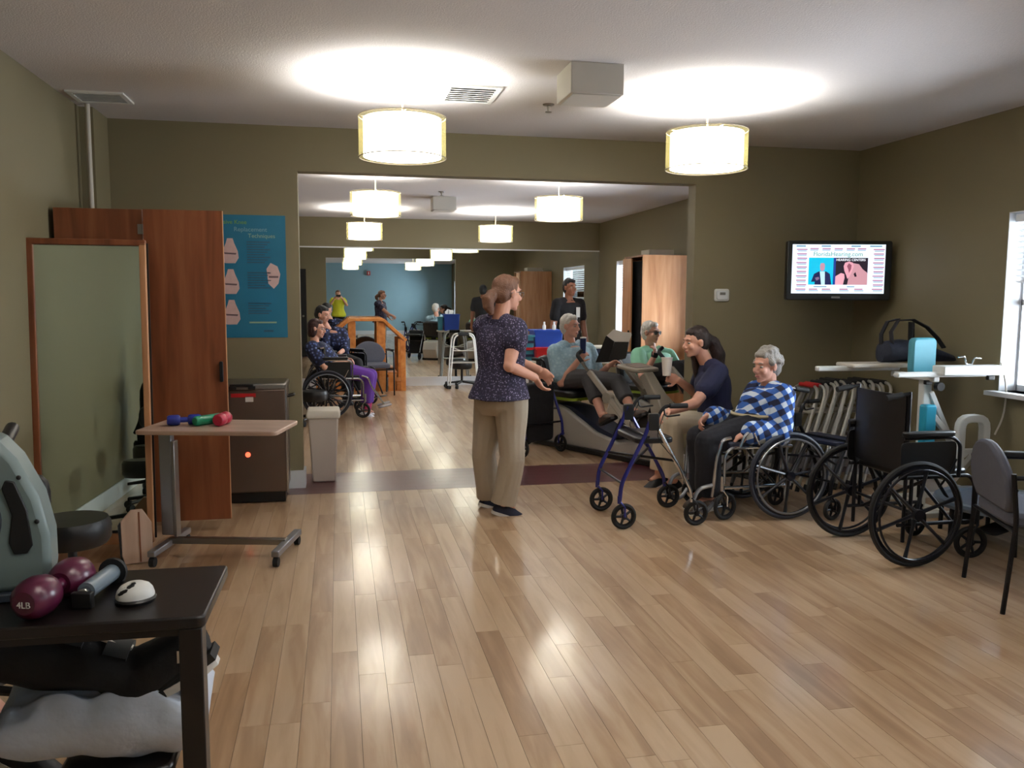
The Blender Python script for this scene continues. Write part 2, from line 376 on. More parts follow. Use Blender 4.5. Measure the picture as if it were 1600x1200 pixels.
# ------------------------------------------------------------------ people
def remesh(mb, voxel, name, m, parent, smooth_it=4, disp=None, cut=None):
    me = bpy.data.meshes.new(name); me.from_pydata(mb.v, [], mb.f)
    b = bmesh.new(); b.from_mesh(me); bmesh.ops.recalc_face_normals(b, faces=b.faces); b.to_mesh(me); b.free()
    o = bpy.data.objects.new(name, me)
    r = o.modifiers.new('r', 'REMESH'); r.mode = 'VOXEL'; r.voxel_size = voxel
    s = o.modifiers.new('s', 'SMOOTH'); s.factor = .5; s.iterations = smooth_it
    dg = tmpdg(o); me2 = bpy.data.meshes.new_from_object(o.evaluated_get(dg)); untmp(o); bpy.data.objects.remove(o); bpy.data.meshes.remove(me)
    me2.name = name; n = len(me2.vertices)
    if disp:
        co = np.empty(n*3); me2.vertices.foreach_get('co', co); co = co.reshape(-1, 3)
        no = np.empty(n*3); me2.vertex_normals.foreach_get('vector', no); no = no.reshape(-1, 3)
        a, fq, st = disp
        d = np.array([NZ.noise(V((c[0]*fq, c[1]*fq, c[2]*fq*st))) for c in co])
        co = co+no*(d*a)[:, None]; me2.vertices.foreach_set('co', co.ravel()); me2.update()
    if parent:
        me2.transform(WM(parent).inverted())
    me2.polygons.foreach_set('use_smooth', [True]*len(me2.polygons))
    me2.materials.clear(); me2.materials.append(MATS[m] if isinstance(m, str) else m)
    o = bpy.data.objects.new(name, me2); COL.objects.link(o); o.parent = parent
    return o
def limb(mb, pts, rs, n=12):          # tapered round limb through joints, rounded ends
    P = [V(p) for p in pts]; q = []; R = []
    for i in range(len(P)-1):
        for k in range(4): s = k/4; q.append(P[i].lerp(P[i+1], s)); R.append(rs[i]*(1-s)+rs[i+1]*s)
    q.append(P[-1]); R.append(rs[-1])
    mb.tube(q, R, n)
    for p, r in zip(P, rs): mb.ell(p, (r*.99, r*.99, r*.99), None, 12, 8)
def ring_(c, side, fwd, a, b, n=20, back=1.0):
    out = []
    for j in range(n):
        t = 2*pi*j/n; y = sin(t)*b
        out.append(V(c)+side*(cos(t)*a)+fwd*(y if y > 0 else y*back))
    return out
def hand(mb, wr, d, palm, thumb, curl=.5, s=1.0, grow=0):
    # wrist, direction of fingers, palm normal, thumb side (+1/-1 along d x palm)
    d = V(d).normalized(); pn = V(palm); pn = (pn-d*pn.dot(d)).normalized(); sd = d.cross(pn)*thumb
    w = V(wr); R = MX((d, sd, pn)).transposed()
    mb.ell(w+d*.045*s, (.052*s, .043*s, .018*s), R, 12, 8)
    for i, (o, l) in enumerate(((.031, .068), (.0105, .078), (-.0105, .073), (-.031, .058))):
        p = w+d*.075*s+sd*o*s; r = .0088*s; a = .12; dr = (d+sd*o*2.2).normalized(); pts = [p-d*.03*s, p]; rs = [r, r]
        for k, f in enumerate((.45, .3, .25)):
            a += curl*(.55, .75, .6)[k]; p = p+(dr*cos(a)+pn*sin(a))*l*f*s; pts.append(p); rs.append(r*(1, .93, .85)[k])
        mb.tube(pts, rs, 8); mb.ell(pts[-1], (rs[-1],)*3, None, 8, 6)
    p = w+d*.02*s+sd*.03*s; a = (sd*.8+d*.6+pn*.25).normalized(); q = p+a*.035*s; a2 = (sd*.25+d*.85+pn*.5*curl).normalized()
    mb.tube([p-a*.02, q, q+a2*.027*s, q+(a2+pn*.3*curl).normalized()*.05*s], [.012*s, .0105*s, .0095*s, .008*s], 8)
mat('skin_fair', (218, 164, 142), .5, var=.06, vs=20, spec=.35); mat('skin_old', (212, 158, 138), .55, bump=(160, .3, .002), var=.08, vs=25)
mat('skin_tan', (150, 100, 78), .5, var=.05, vs=20)
mat('eye_white', (168, 160, 152), .5, spec=.2); mat('eye_dark', (30, 22, 20), .2); mat('lip', (172, 92, 88), .5)
def hair_mat(n, c): return mat(n, c, .5, bump=(120, .9, .006), var=.35, vs=45)
def person(label, J, face, skin, vox=.007, parts=(), hands=None, base_loc=None, group=None, head_s=1.0, hair=None, body_w=1.0, belly=0, top=None, bottom=None, shoes=None, up=(0, 0, 1), brow='hair_brown', eyes=True, shoulder_fwd=None, neck_r=.053, hip_w=1.0):
    J = {k: V(v) for k, v in J.items()}
    pel = (J['hipL']+J['hipR'])/2; shc = (J['shL']+J['shR'])/2
    loc = base_loc or (pel.x, pel.y, min(J['anL'].z, J['anR'].z)-.08)
    T = thing('person', label, 'person', loc, 0, group)
    # frames
    hsd = (J['hipL']-J['hipR']).normalized(); ssd = (J['shL']-J['shR']).normalized()
    ax = (shc-pel).normalized(); fw = (ssd+hsd).normalized().cross(ax).normalized()
    if shoulder_fwd: fw = V(shoulder_fwd)
    nb = J.get('neck', shc+ax*.05)
    def torso(mb, g, z0, z1, w=body_w, bel=belly):     # z from 0 pelvis to 1 neck base
        st = [(-.22, .10, .085), (-.12, .155, .115), (0, .168, .125), (.22, .145, .108+bel*.7), (.42, .140, .105+bel), (.62, .155, .115+bel*.5), (.78, .168, .112), (.90, .165, .095), (.97, .12, .075), (1.04, .065, .06)]
        hh = shc+ax*.03
        rg = []
        for (q, a, b) in st:
            if q < z0-.001 or q > z1+.001: continue
            s = min(1, max(0, q)); sd = (hsd*(1-s)+ssd*s).normalized(); c = pel.lerp(hh, q) if q >= 0 else pel+ax*(hh-pel).length*q
            c = c+fw*(.012*sin(q*3)); f2 = ax.cross(sd)*-1; f2 = f2 if f2.dot(fw) > 0 else -f2
            hw = 1+(hip_w-1)*max(0, min(1, (.5-q)/.4))
            rg.append(ring_(c+f2*bel*.35*(1 if .1 < q < .7 else 0)-f2*(hw-1)*.16, sd, f2, a*w*hw+g+(.022*max(0, min(1, (.35-q)/.4)) if g > .02 else 0), b*w*hw+g+(.016*max(0, min(1, (.35-q)/.4)) if g > .02 else 0)))
        mb.loft(rg)
    # body
    B = MB(); torso(B, 0, -.22, 1.04)
    H = J['head']; fx = V(face).normalized(); hu = V(up); hu = (hu-fx*hu.dot(fx)).normalized(); hl = hu.cross(fx)
    R = MX((fx, hl, hu)).transposed(); s = head_s
    def hp(x, y, z): return H+R @ V((x*s, y*s, z*s))
    def he(mb, c, r, extra=0): mb.ell(hp(*c), tuple(x*s+extra for x in r), R, 18, 12)
    he(B, (-.012, 0, .03), (.092, .074, .085)); he(B, (.022, 0, -.025), (.065, .060, .078)); he(B, (.05, 0, -.075), (.03, .036, .028)); he(B, (.068, 0, -.092), (.018, .022, .016))
    B.tube([hp(.082, 0, .022), hp(.094, 0, 0), hp(.108, 0, -.022), hp(.1, 0, -.034)], [.009*s, .0105*s, .0145*s, .012*s], 8)
    he(B, (.096, .011, -.031), (.012, .009, .008)); he(B, (.096, -.011, -.031), (.012, .009, .008))
    he(B, (.077, 0, .034), (.014, .046, .011)); he(B, (.083, 0, -.054), (.013, .024, .008)); he(B, (.081, 0, -.067), (.013, .021, .008))
    for q in (-1, 1): he(B, (.062, q*.036, -.022), (.024, .022, .024)); he(B, (-.004, q*.076, -.002), (.02, .009, .032)); he(B, (-.002, q*.083, .008), (.012, .008, .018))
    limb(B, [hp(-.022, 0, -.045), nb-ax*.03], [neck_r, neck_r*1.06], 14)
    for q in 'LR':
        limb(B, [J['sh'+q], J['el'+q], J['wr'+q]], [.053*body_w, .042*body_w, .028], 12)
        B.tube([J['sh'+q]*.35+nb*.65, J['sh'+q]], [.045, .05], 12)
        k = J['kn'+q]; limb(B, [J['hip'+q], k, J['an'+q]], [.088*body_w, .06, .038], 12)
        B.tube([k.lerp(J['an'+q], .15), k.lerp(J['an'+q], .35), k.lerp(J['an'+q], .8)], [.055, .056, .04], 10)
        a = J['an'+q]; t = (J['toe'+q]-a); B.tube([a+V((0, 0, -.012)), a+t*.3+V((0, 0, -.012)), a+t*(.5 if shoes else 1)+V((0, 0, -.01 if shoes else 0))], [.030, .024, .015 if shoes else .022], 10)
    for q, h in (hands or {}).items():
        hand(B, J['wr'+q], h[0], h[1], h[2], h[3], h[4] if len(h) > 4 else 1.0)
    remesh(B, vox, 'body', skin, T, 3)
    # eyes, lips
    if eyes:
        for q in (-1, 1):
            e = MB(); e.ell(hp(.0755, q*.031, .006), (.011*s, .012*s, .0085*s), R, 10, 8); eo = e.build('eye', 'eye_white', T, True)
            MB().ell(hp(.0825, q*.031, .006), (.0055*s,)*3, R, 8, 6).build('iris', 'eye_dark', eo, True)
            b_ = MB(); b_.tube([hp(.088, q*.018, .03), hp(.089, q*.032, .035), hp(.078, q*.048, .03)], [.0035*s, .004*s, .0025*s], 6); b_.build('eyebrow', brow, T, True)
        MB().tube([hp(.087, -.02, -.061), hp(.0955, 0, -.0585), hp(.087, .02, -.061)], [.0035*s, .0055*s, .0035*s], 6).build('lips', 'lip', T, True)
    # clothes
    def sleeves(mb, g, frac, flare=0):
        for q in 'LR':
            a, b, c = J['sh'+q], J['el'+q], J['wr'+q]; nbk = a*.3+nb*.7-ax*.01
            mb.tube([nbk, a.lerp(nbk, .3), a], [.045+g, .05+g, .053*body_w+g], 12)
            if frac <= 1: limb(mb, [a, a.lerp(b, frac)], [.055*body_w+g, (.055-.011*frac)*body_w+g+flare], 14)
            else: limb(mb, [a, b, b.lerp(c, frac-1)], [.055*body_w+g, .046*body_w+g, .036+g+flare], 14)
    if top:
        m_, frac, z0, gr, dsp = top; mb = MB(); torso(mb, gr, z0, .97); sleeves(mb, gr, frac, .008)
        c0 = nb-ax*.02; mb.tube([c0-ax*.05, c0+ax*.012], [.082, .066], 16)
        remesh(mb, vox, 'shirt', m_, T, 5, dsp)
    if bottom:
        m_, frac, gr, flare, dsp = bottom; mb = MB(); torso(mb, gr*.6, -.22, .22, body_w*1.0)
        for q in 'LR':
            h, k, a = J['hip'+q], J['kn'+q], J['an'+q]; e = k.lerp(a, frac)
            limb(mb, [h, k], [.092*body_w*hip_w+gr, .066*hip_w+gr], 14)
            pts = [k.lerp(e, x/5) for x in range(6)]; mb.tube(pts, [.066*hip_w+gr+(flare*(x/5)**1.3)-.010*(x/5) for x in range(6)], 16)
        remesh(mb, vox, 'trousers', m_, T, 4, dsp)
    if shoes:
        m_, sole = shoes
        for q in 'LR':
            a = J['an'+q]; t = J['toe'+q]-a; t0 = t.copy(); n_ = t.normalized(); sd = n_.cross(V((0, 0, 1)))
            if sd.length < .2: sd = hsd
            sd.normalize(); u2 = sd.cross(n_)
            if u2.z < 0: u2 = -u2
            heel = a-n_*.055; L = t.length+.075; Rr = MX((n_, sd, u2)).transposed(); dn = -u2
            mb = MB(); ct = heel+n_*L*.5+dn*.045
            mb.loft([[heel+n_*L*x+dn*(.075-h_*.0)+sd*w_*cos(2*pi*j/14)+(u2*(h_*max(0, sin(2*pi*j/14)))+dn*(0*0)) for j in range(14)] for x, w_, h_ in ((0, .02, .03), (.06, .034, .065), (.25, .038, .085), (.45, .044, .075), (.7, .05, .05), (.9, .042, .035), (1, .018, .02))])
            so = remesh(mb, .006, 'shoe', m_, T, 3)
            sb = MB(); pl = [(x*L, w_) for x, w_ in ((-.01, .015), (.04, .033), (.25, .041), (.45, .046), (.7, .053), (.9, .046), (1.01, .02))]
            poly = [(x, w_) for x, w_ in pl]+[(x, -w_) for x, w_ in pl[::-1]]
            sb.prism(poly, heel+dn*.079, n_, sd, u2*.022).build('sole', sole, so, True)
    # hair
    if hair:
        hm, kind = hair; hb = MB()
        he(hb, (-.026, 0, .042), (.092, .083, .088)); he(hb, (-.05, 0, .0), (.066, .076, .08))
        he(hb, (.02, 0, .085), (.055, .06, .035))
        if kind == 'cap': he(hb, (-.045, 0, -.03), (.055, .068, .06))
        if kind == 'curly':
            for i in range(46):
                th, ph = random.uniform(-2.3, 2.3), random.uniform(-.3, 1.4)
                he(hb, (-.03-.088*cos(th)*cos(ph)*1.0, .085*sin(th)*cos(ph), .035+.092*sin(ph)), (.022, .022, .022))
            he(hb, (-.06, 0, -.03), (.05, .07, .055))
        if kind == 'pony':
            he(hb, (-.09, 0, .0), (.04, .05, .045)); he(hb, (-.125, 0, -.03), (.03, .045, .045))
            hb.tube([hp(-.12, 0, .0), hp(-.15, 0, -.05), hp(-.145, 0, -.10), hp(-.11, 0, -.15)], [.03, .045, .04, .018], 12)
        if kind == 'longpony':
            he(hb, (-.09, 0, .02), (.045, .05, .05))
            hb.tube([hp(-.1, 0, .03), hp(-.155, 0, -.02), hp(-.19, 0, -.12), hp(-.2, -.02, -.24), hp(-.17, -.03, -.33)], [.035, .05, .055, .048, .02], 12)
            hb.tube([hp(.0, -.05, -.02), hp(-.02, -.075, -.1), hp(-.03, -.08, -.2), hp(-.02, -.08, -.29)], [.02, .03, .028, .01], 10)
        if kind == 'bob':
            for q in (-1, 1): he(hb, (-.03, q*.06, -.03), (.055, .03, .075))
            he(hb, (-.07, 0, -.04), (.04, .07, .07))
        remesh(hb, min(vox, .007), 'hair', hm, T, 3, (.006, 45, .35))
    T['_'] = 0; del T['_']
    return T, hp, R
def glasses(T, hp, m='chrome', w=.0022, lens=None):
    g = MB()
    for q in (-1, 1):
        pts = fillet([hp(.1, q*.012, .02), hp(.096, q*.055, .02), hp(.094, q*.053, -.014), hp(.099, q*.014, -.014)], .012, 3, True)
        g.tube(pts, w, 6, True); g.tube([hp(.094, q*.056, .014), hp(.06, q*.079, .014), hp(-.01, q*.083, .012), hp(-.03, q*.08, -.005)], w, 6)
        if lens: MB().prism([(0, 0), (.042, 0), (.041, .034), (.003, .034)], hp(.0975, q*.012, -.014), (hp(.094, q*.055, 0)-hp(.0975, q*.012, 0)).normalized(), (hp(0, 0, 1)-hp(0, 0, 0)), (hp(.002, 0, 0)-hp(0, 0, 0))).build('lens', lens, T, True)
    g.tube([hp(.1, -.012, .01), hp(.104, 0, .014), hp(.1, .012, .01)], w, 6); return g.build('glasses', m, T, True)
# clothing cloth
mat('khaki_cloth', (172, 160, 142), .8, bump=(9, .6, .012), var=.08, vs=5, sheen=.1)
mat('khaki_pale', (198, 186, 165), .8, bump=(9, .5, .01), var=.06)
mat('navy_cloth', (24, 28, 62), .8, bump=(12, .5, .01), var=.2); mat('black_cloth', (18, 18, 24), .85, bump=(12, .5, .01), var=.2)
mat('dark_trousers', (20, 21, 30), .85, bump=(10, .6, .012), var=.2); mat('grey_trousers', (66, 64, 66), .85, bump=(10, .6, .012), var=.12)
mat('mint_cloth', (130, 190, 160), .75, bump=(10, .6, .012), var=.1); mat('purple_cloth', (96, 46, 150), .75, bump=(10, .5, .01), var=.1)
mat('white_cloth', (222, 222, 224), .8, bump=(14, .4, .008), var=.05); mat('yellow_cloth', (214, 222, 60), .8, bump=(10, .4, .01), var=.06)
mat('sole_white', (225, 222, 216), .5); mat('sole_black', (18, 18, 18), .6); mat('shoe_navy', (28, 30, 52), .7, bump=(300, .4, .002)); mat('shoe_white', (228, 228, 235), .5)
mat('shoe_black', (16, 16, 18), .5); mat('shoe_brown', (70, 50, 38), .5)
def pattern(name, kind):
    m = bpy.data.materials.new(name); m.use_nodes = True; t, N, L, p = setup(m); MATS[name] = m; p.inputs['Roughness'].default_value = .8
    tc = N.new('ShaderNodeTexCoord')
    if kind == 'plaid':
        def wave(rot, sc, ph=0):
            mp = N.new('ShaderNodeMapping'); mp.inputs['Rotation'].default_value = rot; L.new(tc.outputs['Object'], mp.inputs['Vector'])
            w = N.new('ShaderNodeTexWave'); w.wave_type = 'BANDS'; w.bands_direction = 'Z'; w.inputs['Scale'].default_value = sc; w.inputs['Phase Offset'].default_value = ph
            w.inputs['Distortion'].default_value = 1.2; w.inputs['Detail Scale'].default_value = 1.5; L.new(mp.outputs[0], w.inputs['Vector']); return w
        a = wave((.25, .45, 0), 4.2); b = wave((.3, 1.95, .2), 4.2)
        ra = N.new('ShaderNodeMapRange'); ra.inputs[1].default_value = .42; ra.inputs[2].default_value = .58; L.new(a.outputs['Fac'], ra.inputs[0])
        rb = N.new('ShaderNodeMapRange'); rb.inputs[1].default_value = .42; rb.inputs[2].default_value = .58; L.new(b.outputs['Fac'], rb.inputs[0])
        ad = N.new('ShaderNodeMath'); ad.operation = 'ADD'; L.new(ra.outputs[0], ad.inputs[0]); L.new(rb.outputs[0], ad.inputs[1])
        mu = N.new('ShaderNodeMath'); mu.operation = 'MULTIPLY'; mu.inputs[1].default_value = .5; L.new(ad.outputs[0], mu.inputs[0])
        r = ramp(N, [(0, (18, 24, 58)), (.4, (26, 40, 96)), (.5, (52, 98, 178)), (.6, (66, 118, 200)), (.9, (214, 226, 240))]); L.new(mu.outputs[0], r.inputs[0])
        L.new(r.outputs[0], p.inputs['Base Color'])
    if kind in ('speck', 'check', 'floral'):
        v = N.new('ShaderNodeTexVoronoi'); v.inputs['Scale'].default_value = {'speck': 70, 'check': 26, 'floral': 24}[kind]; L.new(tc.outputs['Object'], v.inputs['Vector'])
        st = {'speck': [(0, (190, 182, 200)), (.2, (130, 122, 152)), (.34, (50, 44, 72)), (.7, (32, 28, 52))],
              'check': [(0, (182, 208, 222)), (.35, (160, 192, 208)), (.6, (146, 178, 198)), (1, (170, 200, 215))],
              'floral': [(0, (190, 200, 215)), (.2, (90, 110, 170)), (.42, (30, 36, 72)), (.8, (20, 26, 48))]}[kind]
        r = ramp(N, st); L.new(v.outputs['Distance'], r.inputs[0]); L.new(r.outputs[0], p.inputs['Base Color'])
    n = N.new('ShaderNodeTexNoise'); n.inputs['Scale'].default_value = 10; L.new(tc.outputs['Object'], n.inputs['Vector'])
    b = N.new('ShaderNodeBump'); b.inputs['Strength'].default_value = .6; b.inputs['Distance'].default_value = .012; L.new(n.outputs['Fac'], b.inputs['Height']); L.new(b.outputs[0], p.inputs['Normal'])
pattern('plaid_cloth', 'plaid'); pattern('speckled_navy', 'speck'); pattern('light_blue_check', 'check'); pattern('floral_blue', 'floral')
hair_mat('hair_brown', (112, 76, 56)); hair_mat('hair_dark', (44, 30, 26)); hair_mat('hair_grey', (150, 146, 142)); hair_mat('hair_white', (200, 196, 190)); hair_mat('hair_black', (22, 20, 20)); hair_mat('hair_auburn', (54, 26, 26))
# ------------------------------------------------------------------ equipment builders (local frame: x forward, y left, z up)
mat('blue_frame', (28, 34, 120), .28, .3, var=.08, coat=.5); mat('dark_frame', (20, 20, 26), .35, .4, var=.1)
mat('navy_pad', (30, 38, 62), .5, bump=(200, .2, .002)); mat('tire_grey', (44, 48, 60), .55, var=.1); mat('rim_dark', (20, 21, 30), .3, .2)
mat('red_plastic', (196, 36, 40), .35); mat('grip_black', (20, 20, 22), .7, bump=(200, .5, .002)); mat('silver_paint', (150, 152, 158), .3, .8)
mat('beige_shell', (150, 143, 132), .4, var=.04); mat('pale_shell', (172, 168, 162), .4, var=.04); mat('green_trim', (130, 150, 40), .45)
def big_wheel(t, c, sd, R=.3, spokes=7, tire='tire_grey', spoke='rim_dark', rim='silver_paint', twin=False):
    w = MB().ring(c, (0, 1, 0), R-.013, .014, 48, 8).build('wheel', tire, t)
    MB().ring(c, (0, 1, 0), R-.034, .011, 48, 6).build('rim', spoke, w)
    MB().ring((c[0], c[1]+sd*.032, c[2]), (0, 1, 0), R-.045, .0075, 48, 6).build('handrim', rim, w)
    s = MB()
    for i in range(spokes):
        a = 2*pi*i/spokes+.3; d = V((cos(a), 0, sin(a))); n = V((-sin(a), 0, cos(a))); C = V(c)
        if twin:
            for q in (-1, 1): s.tube([C+n*q*.02+d*.03, C+d*(R-.035)+n*q*.012], [.007, .005], 6)
        else: s.tube([C+d*.02, C+d*(R*.6), C+d*(R-.035)], [.012, .009, .013], 6)
    s.build('spokes', spoke, w)
    MB().cyl((c[0], c[1]-.03, c[2]), (c[0], c[1]+.03, c[2]), .032, n=16).build('hub', spoke, w)
    for i in range(6):
        pass
    return w
def caster(t, x, y, R=.095, ang=0, fork='dark_frame', ztop=.3, name='caster', spokes=5, tire='black_rubber', hub='rim_dark'):
    ax = V((-sin(ang), cos(ang), 0)); fw = V((cos(ang), sin(ang), 0)); c = V((x, y, R))-fw*.03
    w = MB().ring(c, ax, R-.013, .014, 28, 8).build(name, tire, t)
    s = MB().cyl(c-ax*.018, c+ax*.018, .02, n=10).ring(c, ax, R-.028, .006, 24, 6)
    for i in range(spokes):
        a = 2*pi*i/spokes; d = fw*cos(a)+V((0, 0, 1))*sin(a); s.tube([c+d*.015, c+d*(R-.02)], [.01, .007], 6)
    s.build('wheel_hub', hub, w)
    f = MB()
    for q in (-1, 1): f.tube([c+ax*q*.024, c+ax*q*.024+V((0, 0, R*.75)), V((x, y, 0))+ax*q*.02+V((0, 0, R*2+.015))], .007, 6)
    f.cyl((x, y, R*2+.01), (x, y, ztop), .014, n=10); f.build('fork', fork, w)
    return w
def tubes(paths, r=.011, n=8, fil=.05):
    m = MB()
    for p in paths: m.tube(fillet(p, fil) if len(p) > 2 else p, r, n)
    return m
def wheelchair(label, loc, rz, frame='chrome', spokes=7, twin=False, seat='navy_pad', back_h=.93, footrests=True, W_=.46, arm=True, leg_up=0, group=None, tire='tire_grey', name='wheelchair', rim='silver_paint', bag=False, tucked=False):
    t = thing(name, label, 'wheelchair', loc, rz, group); h = W_/2
    for s in (-1, 1):
        big_wheel(t, (0, s*(h+.075), .3), s, .3, spokes, tire, twin=twin, rim=rim)
        caster(t, .46, s*(h+.01), ang=.25*s, fork=frame)
        P = [[(-.02, s*h, .12), (-.02, s*h, back_h)], [(-.06, s*h, .49), (.40, s*h, .49), (.44, s*h, .44), (.44, s*h, .25)], [(-.06, s*h, .22), (.44, s*h, .22)], [(.02, s*h, .22), (.02, s*h, .49)]]
        if arm: P += [[(-.06, s*(h+.02), .72), (.26, s*(h+.02), .72), (.31, s*(h+.02), .68), (.31, s*(h+.02), .49)]]
        P += [[(-.02, s*h, back_h-.01), (-.16, s*h, back_h-.03)]]
        tubes(P).build('side_frame', frame, t)
        MB().cyl((-.07, s*h, back_h-.016), (-.17, s*h, back_h-.033), .017, n=10).build('push_grip', 'grip_black', t)
        if arm:
            MB().rbox((.10, s*(h+.02), .742), (.32, .055, .03), .02).build('armrest', 'black_vinyl', t, bevel=.008)
            MB().rbox((.11, s*(h+.012), .60), (.36, .008, .19), .03, 'y').build('skirt_guard', 'black_plastic', t)
        tubes([[(.16, s*(h+.05), .44), (.22, s*(h+.055), .52), (.26, s*(h+.055), .6)]], .006).build('brake_lever', frame, t)
        if tucked:
            tubes([[(.40, s*h, .56), (.46, s*h, .55), (.50, s*h, .42), (.52, s*(h-.01), .16)]], .012).build('leg_hanger', frame, t)
            tubes([[(.52, s*(h-.01), .24), (.62, s*(h-.02), .22), (.66, s*(h-.03), .10), (.56, s*(h-.03), .04), (.50, s*(h-.02), .12)]], .014).build('footplate', 'silver_paint', t)
            tubes([[(.0, s*(h+.02), .60), (.30, s*(h+.02), .60), (.34, s*(h+.02), .50)]], .011).build('arm_rail', frame, t)
        if footrests:
            a = leg_up; x1, z1 = .44+.24*cos(a)*.5+.13, .16+.22*sin(a)
            tubes([[(.42, s*h, .52), (.5, s*(h), .50), (.54, s*(h-.01), .38), (x1, s*(h-.03), z1)]], .011).build('leg_hanger', frame, t)
            MB().rbox((x1+.02, s*(h-.105), z1-.03), (.17, .15, .012), .04, M=MX.Rotation(-.25, 3, 'Y')).build('footplate', 'silver_paint' if frame == 'chrome' else 'black_plastic', t, bevel=.003)
    tubes([[(.05, -h, .22), (.1, h, .47)], [(.05, h, .22), (.1, -h, .47)], [(.3, -h, .22), (.33, h, .47)]], .010).build('cross_brace', frame, t)
    MB().cyl((0, -h-.1, .3), (0, h+.1, .3), .009).build('axle', frame, t)
    MB().rbox((.19, 0, .505), (.42, W_-.02, .045), .04).build('seat', seat, t, bevel=.012)
    k = MB(); n = 7; k.loft([[V((-.02-.03*sin(pi*i/n), -h+.01+(W_-.02)*i/n, z)) for z in (.53, back_h-.02)]+[V((-.035-.03*sin(pi*i/n), -h+.01+(W_-.02)*i/n, z)) for z in (back_h-.02, .53)] for i in range(n+1)])
    k.build('backrest', 'black_vinyl', t)
    if bag: MB().rbox((-.13, 0, .62), (.08, .34, .3), .05, 'y').build('back_bag', 'black_cloth', t, bevel=.02)
    return t
def rollator(label, loc, rz, h=.86, group=None, bag=False, frame='blue_frame', seat=True, name='rollator'):
    t = thing(name, label, 'rollator', loc, rz, group); w = .24
    for s in (-1, 1):
        caster(t, .27, s*w, .085, .0, frame, .22, 'wheel'); caster(t, -.23, s*w, .085, 0, 'dark_frame', .19, 'wheel')
        tubes([[(.27, s*w, .17), (.26, s*w, .3), (.10, s*w, .62), (.06, s*(w-.005), .74)]], .014).build('front_leg', frame, t)
        tubes([[(-.23, s*w, .16), (-.22, s*w, .24), (.02, s*w, .66), (.06, s*(w), .72)]], .013).build('rear_leg', 'chrome' if s > 0 and frame == 'blue_frame' else frame, t)
        tubes([[(.05, s*w, .66), (.0, s*w, h-.03), (-.03, s*w, h), (-.14, s*w, h)]], .011).build('handle_post', 'dark_frame', t)
        MB().cyl((-.06, s*w, h), (-.18, s*w, h), .017, n=10).build('handgrip', 'grip_black', t)
        tubes([[(-.02, s*w, h-.02), (-.03, s*w, h-.07), (-.13, s*w, h-.06)]], .006).build('brake_lever', 'black_plastic', t)
        MB().rbox((.05, s*w, .70), (.07, .035, .11), .012, 'y').build('joint_block', 'black_plastic', t, bevel=.004)
        tubes([[(-.02, s*w, h-.05), (.04, s*(w+.03), .60), (-.12, s*(w+.02), .42), (-.22, s*w, .2)]], .003, 5).build('brake_cable', 'black_plastic', t)
    for q in ([(.08, -w, .6), (.08, w, .6)], [(.25, -w, .3), (.25, w, .3)], [(-.1, -w, .44), (.2, w, .42)], [(-.1, w, .44), (.2, -w, .42)]): tubes([q], .009).build('cross_bar', 'dark_frame', t)
    if seat: MB().rbox((.02, 0, .57), (.26, 2*w-.06, .04), .05).build('seat', 'black_vinyl', t, bevel=.01)
    if bag: MB().rbox((.16, 0, .40), (.13, .34, .56), .05, 'x').build('bag', 'black_cloth', t, bevel=.02)
    return t
def folded_walker(label, loc, rot, group, grip='grey', wheels=False, h=.86):
    t = thing('folded_walker', label, 'walker', loc, 0, group); t.rotation_euler = rot
    for i, (x, w, hh) in enumerate(((0, .23, h), (.045, .2, h-.02))):
        tubes([[(x, -w-.03, 0), (x, -w+.02, hh*.7), (x, -w+.05, hh), (x, w-.05, hh), (x, w-.02, hh*.7), (x, w+.03, 0)]], .0125, 8, .1).build('side_frame', 'aluminium', t)
        for s in (-1, 1):
            MB().cyl((x, s*(w+.028), 0), (x, s*(w+.022), .05), .017, n=10).build('tip', 'grip_black', t)
            MB().cyl((x, s*(w+.02), .12), (x, s*(w+.008), .34), .015, n=10).build('leg_sleeve', 'silver_paint', t)
        MB().cyl((x, -.09, hh), (x, .09, hh), .018, n=10).build('handgrip', 'grip_black' if grip == 'grey' else grip, t)
    for q in ([(.0, -.21, .42), (0, .21, .42)], [(.045, -.19, .62), (.045, .19, .62)], [(.0, -.2, .68), (.02, .0, .6), (.0, .2, .68)]): tubes([q], .009).build('cross_bar', 'aluminium', t)
    if wheels:
        for s in (-1, 1): MB().ring((0.0, s*(.28), .062), (0, 1, 0), .05, .012, 20, 6).cyl((0, s*.27, .062), (0, s*.295, .062), .045, n=14).build('wheel', 'black_rubber', t)
    return t
